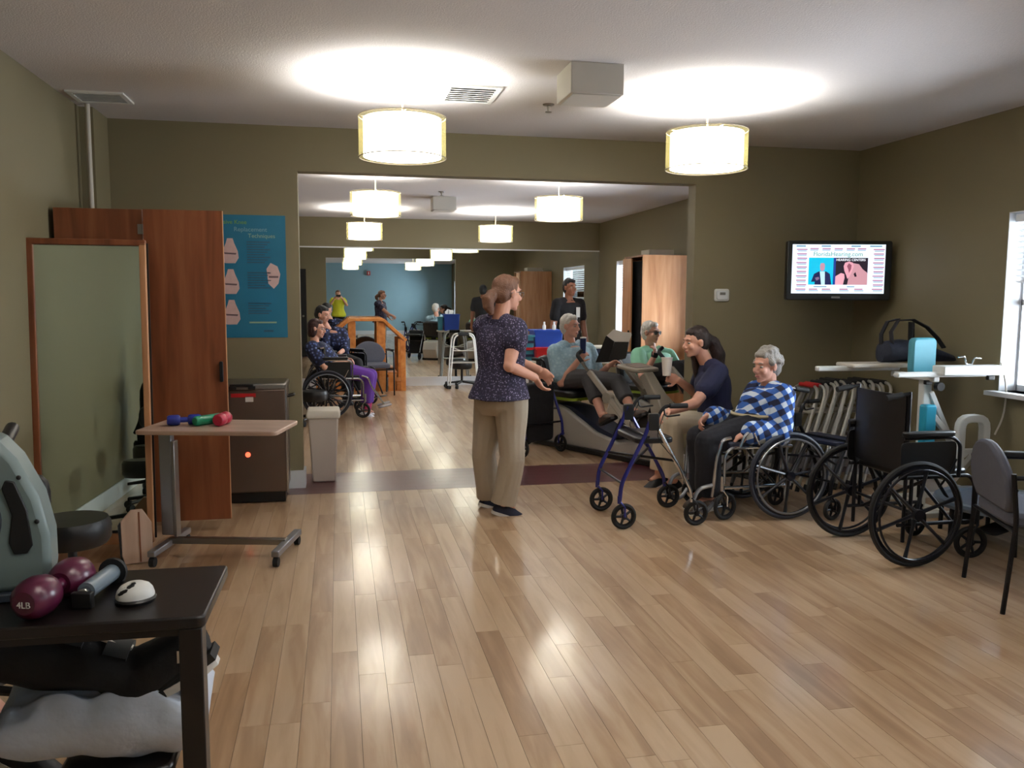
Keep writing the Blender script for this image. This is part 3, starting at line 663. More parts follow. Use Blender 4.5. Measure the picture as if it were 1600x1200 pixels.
def guest_chair(label, loc, rz, group):
    t = thing('guest_chair', label, 'chair', loc, rz, group); w = .27
    for s in (-1, 1):
        tubes([[(-.27, s*w, 0), (-.235, s*w, .45), (-.26, s*w, .68)]], .012).build('rear_leg', 'dark_frame', t)
        tubes([[(.25, s*w, 0), (.23, s*w, .66), (-.05, s*w, .67), (-.25, s*w, .66)]], .012).build('front_leg', 'dark_frame', t)
        MB().rbox((.04, s*w, .685), (.30, .05, .025), .02).build('armrest', 'black_plastic', t, bevel=.006)
    for q in ([(.22, -w, .39), (.22, w, .39)], [(-.24, -w, .40), (-.24, w, .40)], [(-.245, -w, .60), (-.245, w, .60)]): tubes([q], .010).build('crossbar', 'dark_frame', t)
    poly = [(p.x, p.y) for p in fillet([(-.25, -.24, 0), (.27, -.22, 0), (.27, .22, 0), (-.25, .24, 0)], .08, 4, True)]
    MB().prism(poly, (0, 0, .445), (1, 0, 0), (0, 1, 0), (0, 0, .07)).build('seat', 'grey_fabric', t, bevel=.02)
    pts = [(-.2, .0), (-.24, .06)]+[(-.25*cos(a), .10+.23*sin(a)) for a in [pi*i/12 for i in range(13)]]+[(.24, .06), (.2, .0)]
    d = V((-.16, 0, 1)).normalized()
    MB().prism([(y, z) for y, z in pts], (-.235, 0, .475), (0, 1, 0), d, V((.05, 0, .0))).build('backrest', 'grey_fabric', t, bevel=.016)
    return t
def stool_base(t, h=.42, n=5):
    b = MB()
    for i in range(n): a = 2*pi*i/n+.3; b.tube([(0, 0, .10), (.27*cos(a), .27*sin(a), .075)], [.02, .013], 8)
    b.cyl((0, 0, .09), (0, 0, h), .02, n=12); b.build('base', 'black_plastic', t)
    for i in range(n): a = 2*pi*i/n+.3; c = V((.27*cos(a), .27*sin(a), .03)); MB().cyl(c-V((-sin(a), cos(a), 0))*.02, c+V((-sin(a), cos(a), 0))*.02, .03, n=14).cyl(c, c+V((0, 0, .05)), .009).build('caster', 'black_rubber', t)
def rolling_stool(label, loc, rz=0, h=.46, r=.19, back=False, seat='black_vinyl'):
    t = thing('rolling_stool', label, 'stool', loc, rz); stool_base(t, h-.05)
    MB().lathe([(0, h-.11), (r*.9, h-.11), (r, h-.085), (r, h-.015), (r*.93, h+.008), (0, h+.012)], n=32).build('seat', seat, t)
    if back:
        tubes([[(-.1, 0, h-.05), (-.24, 0, h-.03), (-.25, 0, h+.2)]], .011).build('back_stem', 'black_plastic', t)
        MB().rbox((-.24, 0, h+.24), (.05, .3, .18), .07, 'x').build('backrest', seat, t, bevel=.015)
    return t
def stepper(label, loc, rz):
    t = thing('recumbent_stepper', label, 'exercise machine', loc, rz)
    prof = [(-.85, .04), (.75, .04), (.95, .10), (.97, .16), (.80, .24), (.62, .20), (.35, .16), (.05, .22), (-.35, .40), (-.62, .47), (-.85, .44), (-.92, .25)]
    MB().prism(prof, (0, 0, 0), (1, 0, 0), (0, 0, 1), (0, .36, 0)).build('base_shell', 'pale_shell', t, bevel=.02)
    MB().box((0, 0, .03), (1.7, .42, .05)).build('base_rail', 'black_plastic', t, bevel=.008)
    MB().prism([(-.62, .44), (-.3, .41), (.08, .25), (.3, .19), (.3, .17), (.05, .19), (-.35, .36), (-.6, .42)], (0, 0, .012), (1, 0, 0), (0, 0, 1), (0, .27, 0)).build('step_through', 'navy_pad', t)
    MB().box((-.5, 0, .50), (.3, .12, .06)).build('seat_post', 'black_plastic', t)
    s = MB().rbox((-.42, 0, .55), (.42, .46, .08), .08).build('seat', 'black_vinyl', t, bevel=.025)
    MB().rbox((-.42, 0, .505), (.43, .47, .025), .08).build('seat_pan_trim', 'green_trim', s)
    MB().rbox((-.70, 0, .73), (.09, .46, .36), .09, 'x', M=MX.Rotation(-.22, 3, 'Y')).build('backrest', 'black_vinyl', t, bevel=.03)
    MB().tube(fillet([(-.5, 0, .5), (-.64, 0, .52), (-.76, 0, .85)], .06), .025, 8).build('back_post', 'black_plastic', t)
    # console mast, curved broad shell
    c = MB(); path = fillet([(.80, 0, .18), (.76, 0, .48), (.52, 0, .80)], .3, 8); c.tube(path, [.05+.035*sin(pi*i/(len(path)-1)) for i in range(len(path))], 4, sq=(1.2, .8)); c.build('console_mast', 'beige_shell', t, bevel=.012)
    k = MB().rbox((.42, 0, .85), (.26, .34, .035), .05, M=MX.Rotation(.15, 3, 'Y')).build('console', 'beige_shell', t, bevel=.012)
    MB().rbox((.418, 0, .869), (.14, .2, .008), .02, M=MX.Rotation(.15, 3, 'Y')).build('display', 'silver_paint', k)
    MB().lathe([(0, 0), (.13, 0), (.13, .14), (0, .14)], (.62, -.09, .30), ax=(0, 1, 0), n=24).build('resistance_housing', 'black_plastic', t)
    for s in (-1, 1):
        y = s*.26
        MB().tube(fillet([(.62, y*.8, .28), (.52, y, .40), (.05, y, .80)], .1), .028, 4, sq=(1, .9)).build('swing_arm', 'beige_shell', t, bevel=.008)
        MB().cyl((.12, y, .73), (-.08, y, .91), .014, n=10).build('arm_tube', 'chrome', t)
        MB().tube(fillet([(-.05, y, .89), (-.12, y, .95), (-.12, y*.75, .99)], .03), .02, 10).build('handgrip', 'grip_black', t)
        MB().lathe([(0, -.03), (.05, -.03), (.05, .03), (0, .03)], (.3, y, .58), ax=(0, 1, 0), n=16).build('arm_knob', 'beige_shell', t)
        p = MB().rbox((.42+s*.06, s*.13, .36+s*.04), (.03, .12, .30), .03, 'x', M=MX.Rotation(.5, 3, 'Y')).build('foot_pedal', 'black_plastic', t, bevel=.008)
        MB().tube([(.62, s*.13, .22), (.48+s*.06, s*.13, .25+s*.04)], .018, 8).build('pedal_crank', 'dark_frame', t)
    return t
# ------------------------------------------------------------------ left side of the room
# cabinet with its open door
cb = thing('storage_cabinet', 'tall cherry wood cabinet behind the framed mirror, its door open', 'cabinet', (-1.42, 5.95, 0))
cx0, cx1, cy0, cy1, ch = -.265, .235, -.36, .30, 2.02
MB().box((0, cy0+.01, ch/2), (.5, .02, ch)).build('side_panel', 'cherry', cb, bevel=.002, smooth=False)
MB().box((0, cy1-.01, ch/2), (.5, .02, ch)).build('side_panel', 'cherry', cb, smooth=False)
MB().box((0, (cy0+cy1)/2, ch-.01), (.5, cy1-cy0-.04, .02)).build('top_panel', 'cherry', cb, smooth=False)
MB().box((-.24, (cy0+cy1)/2, ch/2), (.02, cy1-cy0-.04, ch)).build('back_panel', 'cherry', cb, smooth=False)
for z in (.1, .6, 1.1, 1.6): MB().box((0, (cy0+cy1)/2, z), (.46, cy1-cy0-.04, .02)).build('shelf', 'cherry_pale', cb, smooth=False)
dr = MB().box((.49, cy0-.012, 1.045), (.46, .02, 1.95)).build('door', 'cherry', cb, smooth=False)
MB().box((.7215, cy0-.012, 1.045), (.004, .021, 1.95)).build('edge_band', 'cherry_pale', dr, smooth=False)
MB().rbox((.69, cy0-.03, 1.02), (.022, .02, .13), .009, 'y').build('handle', 'black_plastic', dr, bevel=.003)
for z in (.3, 1.05, 1.9): MB().box((.25, cy0+.0, z), (.05, .03, .06)).cyl((.255, cy0-.01, z-.03), (.255, cy0-.01, z+.03), .008).build('hinge', 'steel', dr)
d2_ = MB().box((.245, .12, 1.045), (.02, .33, 1.95)).build('door', 'cherry', cb, smooth=False)
# framed posture mirror leaning back a little
FM = V((-1.39, 5.13, 0)); mt = thing('posture_mirror', 'tall wood-framed mirror standing in front of the cherry cabinet', 'mirror', FM)
mt.rotation_euler = (-.052, 0, .042)
mw_, mh = .62, 1.80
MB().box((0, .012, .12+(mh-.12)/2), (mw_-.05, .008, mh-.16)).build('mirror_glass', 'mirror_green', mt, smooth=False)
for s in (-1, 1): MB().box((s*(mw_/2-.017), .015, mh/2+.03), (.034, .045, mh-.06)).build('frame_stile', 'cherry_pale' if s > 0 else 'cherry', mt, bevel=.004, smooth=False)
MB().box((0, .015, mh-.0), (mw_, .045, .034)).build('frame_rail', 'cherry', mt, bevel=.004, smooth=False)
MB().box((0, .015, .09), (mw_, .045, .06)).build('frame_rail', 'cherry_pale', mt, bevel=.004, smooth=False)
MB().box((0, .032, mh/2+.04), (mw_+.02, .012, mh-.08)).build('back_board', 'black_plastic', mt, smooth=False)
for s in (-1, 1): MB().box((s*.24, .03, .035), (.06, .42, .07)).build('foot', 'cherry', mt, bevel=.01, smooth=False)
# cable conduit
cd = MB().cyl((-1.62, 6.24, 2.03), (-1.62, 6.24, HC), .016, n=10).build('conduit', 'off_white', smooth=True); tag(cd, 'thin white conduit running from ceiling to cabinet in the left corner', 'pipe')
# poster
mat('poster_blue', (44, 116, 148), .25, var=.25, vs=2.2); mat('poster_text_green', (110, 160, 40), .5); mat('poster_text_pale', (120, 165, 180), .5); mat('poster_text_cream', (150, 178, 150), .5)
mat('bone', (210, 180, 178), .5, var=.12, vs=30); mat('poster_dark', (26, 78, 106), .4, var=.2, vs=30); mat('bone_line', (100, 80, 84), .5)
pa, pb = at(310, 335, YA), at(448, 527, YA); pw, ph = .60, .92
po = thing('knee_poster', 'blue medical poster with knee drawings on the wall beside the cherry cabinet', 'poster', (-.685, YA, 1.64))
MB().box((0, -.0025, 0), (pw, .003, ph)).build('sheet', 'poster_blue', po, smooth=False)
rot = (rad(90), 0, 0)
text('title_text', 'Minimally Invasive Knee', .043, 'poster_text_green', po, (.16-.07, -.0045, ph/2-.055), rot, 'RIGHT').location = (.02, -.0045, ph/2-.055)
text('title_text', 'Replacement', .046, 'poster_text_pale', po, (.045, -.0045, ph/2-.108), rot)
text('title_text', 'Techniques', .043, 'poster_text_cream', po, (.125, -.0045, ph/2-.155), rot)
for i, z in enumerate((.19, -.04, -.27)):
    MB().prism([(-.055, -.085), (-.035, -.09), (.035, -.09), (.06, -.05), (.055, .0), (.03, .06), (.02, .095), (-.02, .095), (-.03, .06), (-.055, 0), (-.062, -.05)], (-.105, -.0045, z), (1, 0, 0), (0, 0, 1), (0, .001, 0)).build('knee_drawing', 'bone', po, smooth=False)
    MB().prism([(-.04, -.012), (.04, -.016), (.045, -.004), (-.045, 0)], (-.105, -.0055, z-.01), (1, 0, 0), (0, 0, 1), (0, .001, 0)).build('joint_line', 'bone_line', po, smooth=False)
    text('caption', ('Incision', 'Placement', 'Alignment')[i], .02, 'poster_text_pale', po, (-.285, -.0045, z+.085), rot, 'LEFT')
    for k in range(9-i*2): MB().box((.10-.01*(k % 3), -.0045, z+.07-k*.019), (.17-.02*(k % 3), .001, .009)).build('print_line', 'poster_dark', po, smooth=False)
    for k in range(5): MB().box((-.235, -.0045, z+.055-k*.02), (.10, .001, .007)).build('print_line', 'poster_dark', po, smooth=False)
MB().prism([(-.04, -.07), (0, -.11), (.035, -.07), (.05, .0), (.03, .06), (-.02, .085), (-.05, .04)], (.205, -.0045, .02), (1, 0, 0), (0, 0, 1), (0, .001, 0)).build('knee_drawing', 'bone', po, smooth=False)
MB().box((.205, -.0055, .0), (.07, .001, .014)).build('joint_line', 'bone_line', po, smooth=False)
MB().box((.12, -.0045, -.345), (.2, .001, .012)).build('print_line', 'poster_text_cream', po, smooth=False)
MB().box((.16, -.0045, -.41), (.07, .001, .014)).build('logo_print', 'poster_dark', po, smooth=False)
# stainless heating cabinet on casters
hy = thing('heating_unit', 'stainless steel hot pack cabinet on casters against the wall under the poster', 'cabinet', (-.665, 6.44, 0))
MB().box((0, 0, .455), (.56, .40, .75)).build('body', mat('brushed_steel', (118, 102, 92), .38, .75, var=.1, vs=3), hy, bevel=.01)
MB().box((0, 0, .045), (.53, .37, .075)).build('plinth', 'black_plastic', hy)
MB().rbox((0, 0, .85), (.57, .41, .045), .02).build('lid', 'steel', hy, bevel=.01)
MB().box((-.02, -.21, .86), (.16, .02, .02)).box((-.08, -.215, .845), (.05, .03, .022)).box((.05, -.215, .845), (.05, .03, .022)).build('lid_handle', 'black_plastic', hy, bevel=.003)
MB().box((.283, -.19, .45), (.012, .02, .76)).build('corner_strip', 'chrome', hy)
MB().tube(fillet([(.285, -.05, .76), (.33, -.05, .77), (.33, .05, .77), (.285, .05, .76)], .02), .008).build('side_handle', 'black_plastic', hy)
MB().box((-.01, -.2015, .79), (.17, .002, .028)).build('red_sticker', 'red_plastic', hy)
MB().box((.03, -.2015, .762), (.055, .002, .04)).build('dial_plate', 'white_plastic', hy, bevel=.0005)
MB().box((-.22, -.2015, .78), (.06, .002, .05)).build('label_plate', 'white_plastic', hy)
MB().lathe([(0, 0), (.018, 0), (.016, .012), (0, .014)], (.01, -.2, .36), ax=(0, -1, 0), n=16).build('indicator_light', mat('red_light', (255, 60, 40), .4, emis=(255, 90, 60), es=2.5), hy)
for x in (-.24, .24):
    for y in (-.16, .16): MB().cyl((x-.012, y, .025), (x+.012, y, .025), .025).build('caster', 'black_rubber', hy)
# waste bin in the opening
wb_ = thing('waste_bin', 'off-white square plastic waste bin with swing lid in the wide opening', 'bin', (-.135, 6.98, 0))
bb = [[V((sx*a, sy*b, z)) for sx, sy in ((-1, -1), (1, -1), (1, 1), (-1, 1))] for a, b, z in ((.09, .11, 0), (.12, .145, .53))]
MB().loft(bb).build('body', mat('bin_beige', (190, 178, 168), .5, var=.04), wb_, bevel=.012)
MB().loft([[V((sx*a, sy*b, z)) for sx, sy in ((-1, -1), (1, -1), (1, 1), (-1, 1))] for a, b, z in ((.13, .155, .52), (.135, .16, .55), (.125, .15, .585))]).build('lid', 'off_white', wb_, bevel=.012)
# overbed table
ob = thing('overbed_table', 'rolling overbed table with wood-look top before the open cabinet door', 'table', (-.98, 5.08, 0), rad(-13))
MB().rbox((.33, -.05, .757), (.78, .44, .024), .04).build('tabletop', 'laminate', ob, bevel=.006)
MB().box((.0, .0, .42), (.075, .05, .60)).build('column', 'silver_paint', ob, bevel=.008)
MB().box((.045, -.0, .39), (.018, .06, .56)).build('column_trim', 'steel', ob, bevel=.003)
MB().box((.14, 0, .735), (.34, .09, .02)).build('top_bracket', 'silver_paint', ob)
MB().box((.34, -.0, .085), (.68, .045, .035)).build('base_bar', 'steel', ob, bevel=.004)
for x, y0_, y1_ in ((.0, -.25, .25), (.68, -.22, .24)):
    f = MB().box((x, (y0_+y1_)/2, .075), (.045, y1_-y0_, .035)).build('foot', 'silver_paint', ob, bevel=.006)
    for y in (y0_+.02, y1_-.02): MB().cyl((x-.014, y, .027), (x+.014, y, .027), .027, n=16).cyl((x, y, .03), (x, y, .06), .01).build('caster', 'black_rubber', f)
# weights on the overbed table
def W2(t, x, y, z): return t.matrix_basis @ V((x, y, z))
ZT = .7695
def dumbbell(label, loc, rz, col, L_=.15, R_=.033, r_=.015, m=None, name='dumbbell', grp=None, hexa=10):
    t = thing(name, label, 'weight', loc, rz, grp)
    for s in (-1, 1): MB().lathe([(0, -.035), (R_*.8, -.035), (R_, -.022), (R_, .022), (R_*.8, .035), (0, .035)], (s*(L_/2-.03), 0, R_*.985), hexa, (1, 0, 0)).build('weight_head', col, t, bevel=.003)
    MB().cyl((-L_/2+.03, 0, R_), (L_/2-.03, 0, R_), r_).build('grip', col, t); return t
vin = lambda n, c: mat(n, c, .3, var=.06, spec=.6)
a = atz(288, 664, ZT); dumbbell('blue vinyl dumbbell lying on the overbed table, left of the green one', (a.x, a.y, ZT), rad(8), vin('vinyl_blue', (34, 52, 150)), .17, .03)
a = atz(325, 663, ZT); tg = thing('weight_bar', 'green rod-shaped weight on the overbed table between blue and red weights', 'weight', (a.x, a.y, ZT), rad(48))
MB().lathe([(0, -.09), (.022, -.09), (.028, -.08), (.028, .08), (.022, .09), (0, .09)], (0, 0, .028), 18, (1, 0, 0)).build('bar', vin('vinyl_green', (30, 150, 110)), tg)
a = atz(348, 664, ZT); dumbbell('small red vinyl dumbbell at the right end of the weights on the table', (a.x, a.y, ZT), rad(75), vin('vinyl_red', (176, 26, 58)), .13, .036)
# transfer board leaning at the table foot
tb_ = thing('transfer_board', 'pale wooden sliding board with cut corners leaning against the overbed table', 'board', (-1.12, 4.93, 0)); tb_.rotation_euler = (rad(-7), 0, rad(16))
MB().prism([(-.07, 0.0), (.055, 0.0), (.075, .05), (.075, .22), (.03, .30), (-.03, .30), (-.085, .24), (-.085, .05)], (0, 0, .005), (1, 0, 0), (0, 0, 1), (0, .018, 0)).build('board', 'birch', tb_, bevel=.004, smooth=False)
MB().box((.01, -.0105, .15), (.008, .003, .28)).build('groove', 'cherry', tb_, smooth=False)
MB().prism([(-.09, 0.0), (-.07, 0), (-.085, .05), (-.085, .24), (-.1, .22)], (0, 0, .005), (1, 0, 0), (0, 0, 1), (0, .022, 0)).build('edge', 'black_plastic', tb_, smooth=False)
# rolling stool before the mirror
rolling_stool('black round rolling stool before the wood-framed mirror', (-1.23, 4.15, 0), .3, .46, .17, back=False)
rolling_stool('black rolling stool with backrest by the wood-framed mirror, seen as its reflection', (-1.27, 3.2, 0), rad(-100), .5, .19, back=True).scale = (1, 1, 1)
# ------------------------------------------------------------------ dark table in the foreground
dt = thing('side_table', 'black wooden table in the left foreground carrying the arm ergometer', 'table', (-.715, 2.28, 0), rad(-1))
MB().rbox((0, 0, .715), (.78, .40, .03), .02).build('tabletop', mat('espresso', (22, 17, 16), .35, var=.15, vs=8), dt, bevel=.005)
MB().box((0, -.17, .69), (.70, .02, .025)).box((0, .17, .69), (.70, .02, .025)).box((.34, 0, .69), (.02, .34, .025)).box((-.34, 0, .69), (.02, .34, .025)).build('apron', 'espresso', dt)
for x, y in ((.355, -.17), (-.355, -.17), (.29, .16), (-.29, .16)): MB().box((x, y, .35), (.055, .055, .70)).build('leg', 'espresso', dt, bevel=.003)
ZD = .7305
# arm ergometer: tall curved grey housing
ue = thing('arm_ergometer', 'grey tabletop arm ergometer with oval slot on the black table', 'exercise machine', (-.862, 2.33, ZD), rad(8))
poly = [(-.20, 0), (.115, 0), (.125, .05), (.125, .14), (.105, .24), (.06, .34), (.012, .40), (-.03, .385), (-.06, .37), (-.10, .385), (-.15, .34), (-.19, .2), (-.20, .08)]
MB().prism(poly, (0, 0, .02), (1, 0, 0), (0, 0, 1), (0, .13, 0)).build('housing', mat('ergo_grey', (112, 128, 128), .4, var=.04), ue, bevel=.018)
MB().prism([(.045, .10), (.075, .10), (.088, .12), (.08, .21), (.055, .285), (.035, .29), (.026, .27), (.045, .2), (.035, .13)], (0, -.066, .02), (1, 0, 0), (0, 0, 1), (0, .01, 0)).build('slot', 'black_plastic', ue, bevel=.003)
MB().box((-.04, 0, .012), (.33, .16, .024)).build('base_plate', mat('ergo_base', (52, 60, 72), .45), ue, bevel=.005)
MB().ring((-.08, -.067, .21), (0, 1, 0), .10, .003, 40, 6).build('crank_groove', 'ergo_base', ue)
for x, z in ((.02, .39), (.065, .315), (.1, .2), (.09, .04)): MB().ell((x, -.068, z), (.006, .004, .006)).build('screw', 'black_plastic', ue)
lg = MB().ring((-.02, -.0665, .055), (0, 1, 0), .02, .002, 24, 6); 
for k in range(4): lg.box((-.028+.006*k, -.067, .056+.003*(k % 2)), (.004, .003, .012))
lo_ = lg.build('logo_plate', 'white_plastic', ue); lo_.scale = (2.0, 1, 1); lo_.location = (.0, 0, 0)
MB().cyl((.0, .1, .37), (.0, .22, .40), .018).build('crank_handle', 'black_plastic', ue)
# maroon dumbbell
mdb = thing('dumbbell', 'large maroon 4LB dumbbell on the black table', 'weight', (-.70, 2.215, ZD), rad(74))
for s in (-1, 1): MB().lathe([(0, -.05), (.028, -.05), (.044, -.036), (.05, -.012), (.05, .012), (.044, .036), (.028, .05), (0, .05)], (s*.07, 0, .049), 18, (1, 0, 0)).build('weight_head', vin('vinyl_maroon', (84, 22, 52)), mdb)
MB().cyl((-.05, 0, .049), (.05, 0, .049), .018).build('grip', 'vinyl_maroon', mdb)
text('weight_mark', '4LB', .022, 'white_plastic', mdb, (-.1215, 0, .045), (rad(90), 0, rad(-90)))
# grey steel roller grip
rg_ = thing('roller_handle', 'grey foam tube on a chrome bar beside the maroon dumbbell', 'handle', (-.612, 2.29, ZD), rad(80))
MB().cyl((-.085, 0, .035), (.06, 0, .035), .022, n=18).build('foam_tube', mat('foam_grey', (112, 126, 138), .35), rg_)
MB().cyl((-.105, 0, .035), (.09, 0, .035), .013, n=12).build('bar', 'chrome', rg_)
MB().cyl((.06, 0, .036), (.072, 0, .036), .036, n=22).build('collar', 'black_rubber', rg_)
MB().box((-.105, 0, .02), (.02, .05, .04)).build('bracket', 'black_plastic', rg_, bevel=.003); MB().box((.085, 0, .011), (.02, .04, .022)).build('bracket', 'black_plastic', rg_, bevel=.003)
# egg timer
pk = thing('egg_timer', 'white dome-shaped timer with black display lying on the black table', 'timer', (-.515, 2.215, ZD), rad(25))
MB().lathe([(0, 0), (.047, 0), (.05, .008), (.047, .012), (0, .012)], n=28).build('base', 'black_plastic', pk)
MB().loft([[V((.046*r*cos(2*pi*j/28), .04*r*sin(2*pi*j/28), .011+z)) for j in range(28)] for r, z in ((1, 0), (1, .008), (.92, .02), (.75, .03), (.45, .037), (.1, .04))]).build('dome', 'white_plastic', pk)
MB().ell((-.02, -.008, .036), (.026, .019, .009), MX.Rotation(-.5, 3, 'Y')).build('display', 'black_plastic', pk)
text('timer_digits', '88:88', .011, 'white_plastic', pk, (-.022, -.010, .0462), (0, rad(-25), rad(-10)))
# white pillow under the braced leg
def pillow(name, label, c, d, rz, m, tilt=(0, 0), parent=None):
    n = 22; vs = []; fs = []
    t = thing(name, label, 'pillow', c, rz); t.rotation_euler = (tilt[0], tilt[1], rz)
    for s in (1, -1):
        for i in range(n+1):
            for j in range(n+1):
                u, v = i/n*2-1, j/n*2-1; e = ((1-u**4)*(1-v**4))**.5
                w = NZ.noise(V((u*2.2, v*2.6, s*3)))*.07+NZ.noise(V((u*5, v*3, s*5)))*.05
                vs.append((u*d[0]/2*(1-.08*(1-abs(v))*0-.05*v*v*0+.02*w), v*d[1]/2, s*(d[2]/2*e+w*e*d[2]*3)))
    k = (n+1)**2
    for s in (0, 1):
        for i in range(n):
            for j in range(n):
                a = s*k+i*(n+1)+j; q = (a, a+n+1, a+n+2, a+1); fs.append(q if s == 0 else q[::-1])
    mb = MB(); mb.add(vs, fs); o = mb.build('cushion', m, t); wl_ = o.modifiers.new('w', 'WELD'); wl_.merge_threshold = .0005
    ss = o.modifiers.new('s', 'SUBSURF'); ss.levels = ss.render_levels = 1
    return t
# person with the walking boot at the far left, pillow and stool below
fs_ = thing('footstool', 'low dark stool under the white pillow below the black table', 'stool', (-.62, 2.47, 0))
MB().rbox((0, 0, .19), (.30, .26, .04), .04).build('seat', 'espresso', fs_, bevel=.01)
for x in (-.11, .11):
    for y in (-.09, .09): MB().cyl((x, y, 0), (x*.9, y*.9, .17), .014).build('leg', 'espresso', fs_)
pillow('pillow', 'rumpled white pillow under the black walking boot below the table', (-.655, 2.47, .335), (.56, .28, .19), rad(3), mat('pillow_white', (208, 217, 232), .8, bump=(9, .7, .015), var=.05), (rad(14), rad(3)))
# ------------------------------------------------------------------ right side of the room
wheelchair('chrome wheelchair carrying the woman in the plaid shirt', (2.965, 5.44, 0), pi+.03, 'chrome', 7, back_h=.90, arm=False, footrests=False, tucked=True)
wheelchair('empty black wheelchair with tall black back, parked next to the grey guest chair', (3.135, 4.37, 0), .02, 'dark_frame', 6, seat='black_vinyl', back_h=.98, tire='black_rubber', footrests=True, rim='rim_dark')
guest_chair('nearest grey fabric chair with rounded back and thin black legs at the right edge', (3.44, 3.50, 0), rad(-22), 'guest chairs')
bt_ = thing('mini_trampoline', 'low round blue-grey rebounder between the nearest grey chair and the window', 'exercise platform', (4.02, 4.42, 0))
MB().lathe([(0, .235), (.33, .235), (.34, .245), (0, .25)], n=40).build('mat', mat('slate_mat', (98, 112, 134), .4, var=.05), bt_)
MB().lathe([(.33, .22), (.385, .225), (.39, .245), (.38, .262), (.33, .262), (.32, .245)], n=40, caps=False).build('edge_pad', mat('slate_pad', (120, 138, 160), .3, var=.05), bt_)
for k in range(6): a = pi*k/3; MB().cyl((.36*cos(a), .36*sin(a), 0), (.355*cos(a), .355*sin(a), .23), .014).build('leg', 'dark_frame', bt_)
r_ = rollator('dark rollator with slate seat between the walkers and the empty wheelchair', (3.40, 5.36, 0), rad(200), frame='dark_frame', h=.84); r_.scale = (1, 1, .88)
for c in r_.children:
    if c.name.startswith('seat'): c.data.materials[0] = MATS['navy_pad']
rollator('blue folding rollator in front of the woman in plaid', (2.03, 5.34, 0), pi, h=.80, frame='blue_frame')
rollator('blue rollator with black bag hung on it behind the woman in khakis', (1.77, 7.95, 0), rad(-62), h=.88, bag=True)
for i in range(8):
    w = ['first', 'second', 'third', 'fourth', 'fifth', 'sixth', 'seventh', 'eighth'][i]
    folded_walker('folded aluminium walker leaning in the stack, %s from the left' % w, (3.44+.082*i, 6.12+.012*(i % 3), 0), (0, -.36-.012*(i % 3), rad(186-2*(i % 2))), 'stacked folded walkers', 'red_plastic' if i == 0 else 'grey', h=.86+.02*(i % 3))
# ---- standing frame
sf = thing('standing_frame', 'white standing frame with teal pads and tray bars by the window', 'exercise frame', (4.02, 5.12, 0))
def sl(p): return V(p)-V((4.02, 5.12, 0))
def sbox(nm, a, b, m, bev=.008): a, b = sl(a), sl(b); return MB().box((a+b)/2, [abs(b[i]-a[i]) for i in range(3)]).build(nm, m, sf, bevel=bev)
sbox('tray_bar', (3.30, 5.36, .985), (3.95, 5.41, 1.02), 'white_metal'); sbox('tray_bar', (3.62, 4.93, .975), (4.30, 4.985, 1.01), 'white_metal')
sbox('tray_board', (3.52, 5.28, 1.01), (3.98, 5.50, 1.04), 'off_white', .01); sbox('tray_bar', (3.94, 4.90, .985), (4.42, 5.02, 1.05), 'white_metal')
sbox('crossbar', (3.90, 4.95, .94), (3.95, 5.40, .98), 'white_metal')
sbox('upright', (3.925, 5.07, .05), (3.99, 5.13, .99), 'white_metal')
def sbar(nm, a, b, m='white_metal', r=.022): return MB().tube([sl(a), sl(b)], r, 4, sq=(1, .8)).build(nm, m, sf, bevel=.004)
sbar('brace', (3.98, 5.08, .86), (4.18, 5.08, .48)); sbar('brace', (3.95, 5.02, .72), (4.22, 5.00, .42))
sbar('base_beam', (3.85, 5.05, .44), (4.38, 5.05, .44)); sbar('base_beam', (3.75, 4.88, .05), (4.38, 4.88, .05)); sbar('base_beam', (3.75, 5.4, .05), (4.38, 5.4, .05)); sbar('base_beam', (4.0, 4.88, .05), (4.0, 5.4, .05))
for y in (4.88, 5.4): sbar('leg', (4.36, y, .04), (4.36, 5.05, .44))
MB().tube(fillet([sl((4.07, 4.88, .36)), sl((4.07, 4.88, .70)), sl((4.26, 4.88, .70)), sl((4.26, 4.88, .36))], .07), .027, 4, sq=(1, 1)).build('grab_handle', 'white_metal', sf, bevel=.006)
mat('teal_vinyl', (84, 164, 184), .4, bump=(200, .2, .002), var=.05); mat('teal_bright', (40, 158, 190), .4, var=.05)
c = sl((3.965, 5.16, 1.10)); MB().rbox(c, (.19, .06, .26), .04, 'y').build('chest_pad', 'teal_vinyl', sf, bevel=.015)
c = sl((3.935, 5.03, .53)); MB().rbox(c, (.09, .07, .50), .02, 'y').build('knee_pad', 'teal_bright', sf, bevel=.012)
c = sl((4.02, 5.04, .90)); MB().lathe([(0, -.02), (.03, -.02), (.03, .02), (0, .02)], c, ax=(0, -1, 0), n=10).build('knob', 'black_plastic', sf)
c = sl((3.90, 5.0, .935)); MB().box(c, (.05, .03, .03)).build('clamp', 'black_plastic', sf, bevel=.004)
c = sl((4.34, 4.95, .965)); MB().box(c, (.05, .03, .03)).build('clamp', 'black_plastic', sf, bevel=.004)
MB().tube(fillet([sl((4.40, 4.93, 1.07)), sl((4.435, 4.90, .9)), sl((4.42, 4.9, .7)), sl((4.36, 4.9, .58))], .1), .006).build('loose_hose', 'off_white', sf)
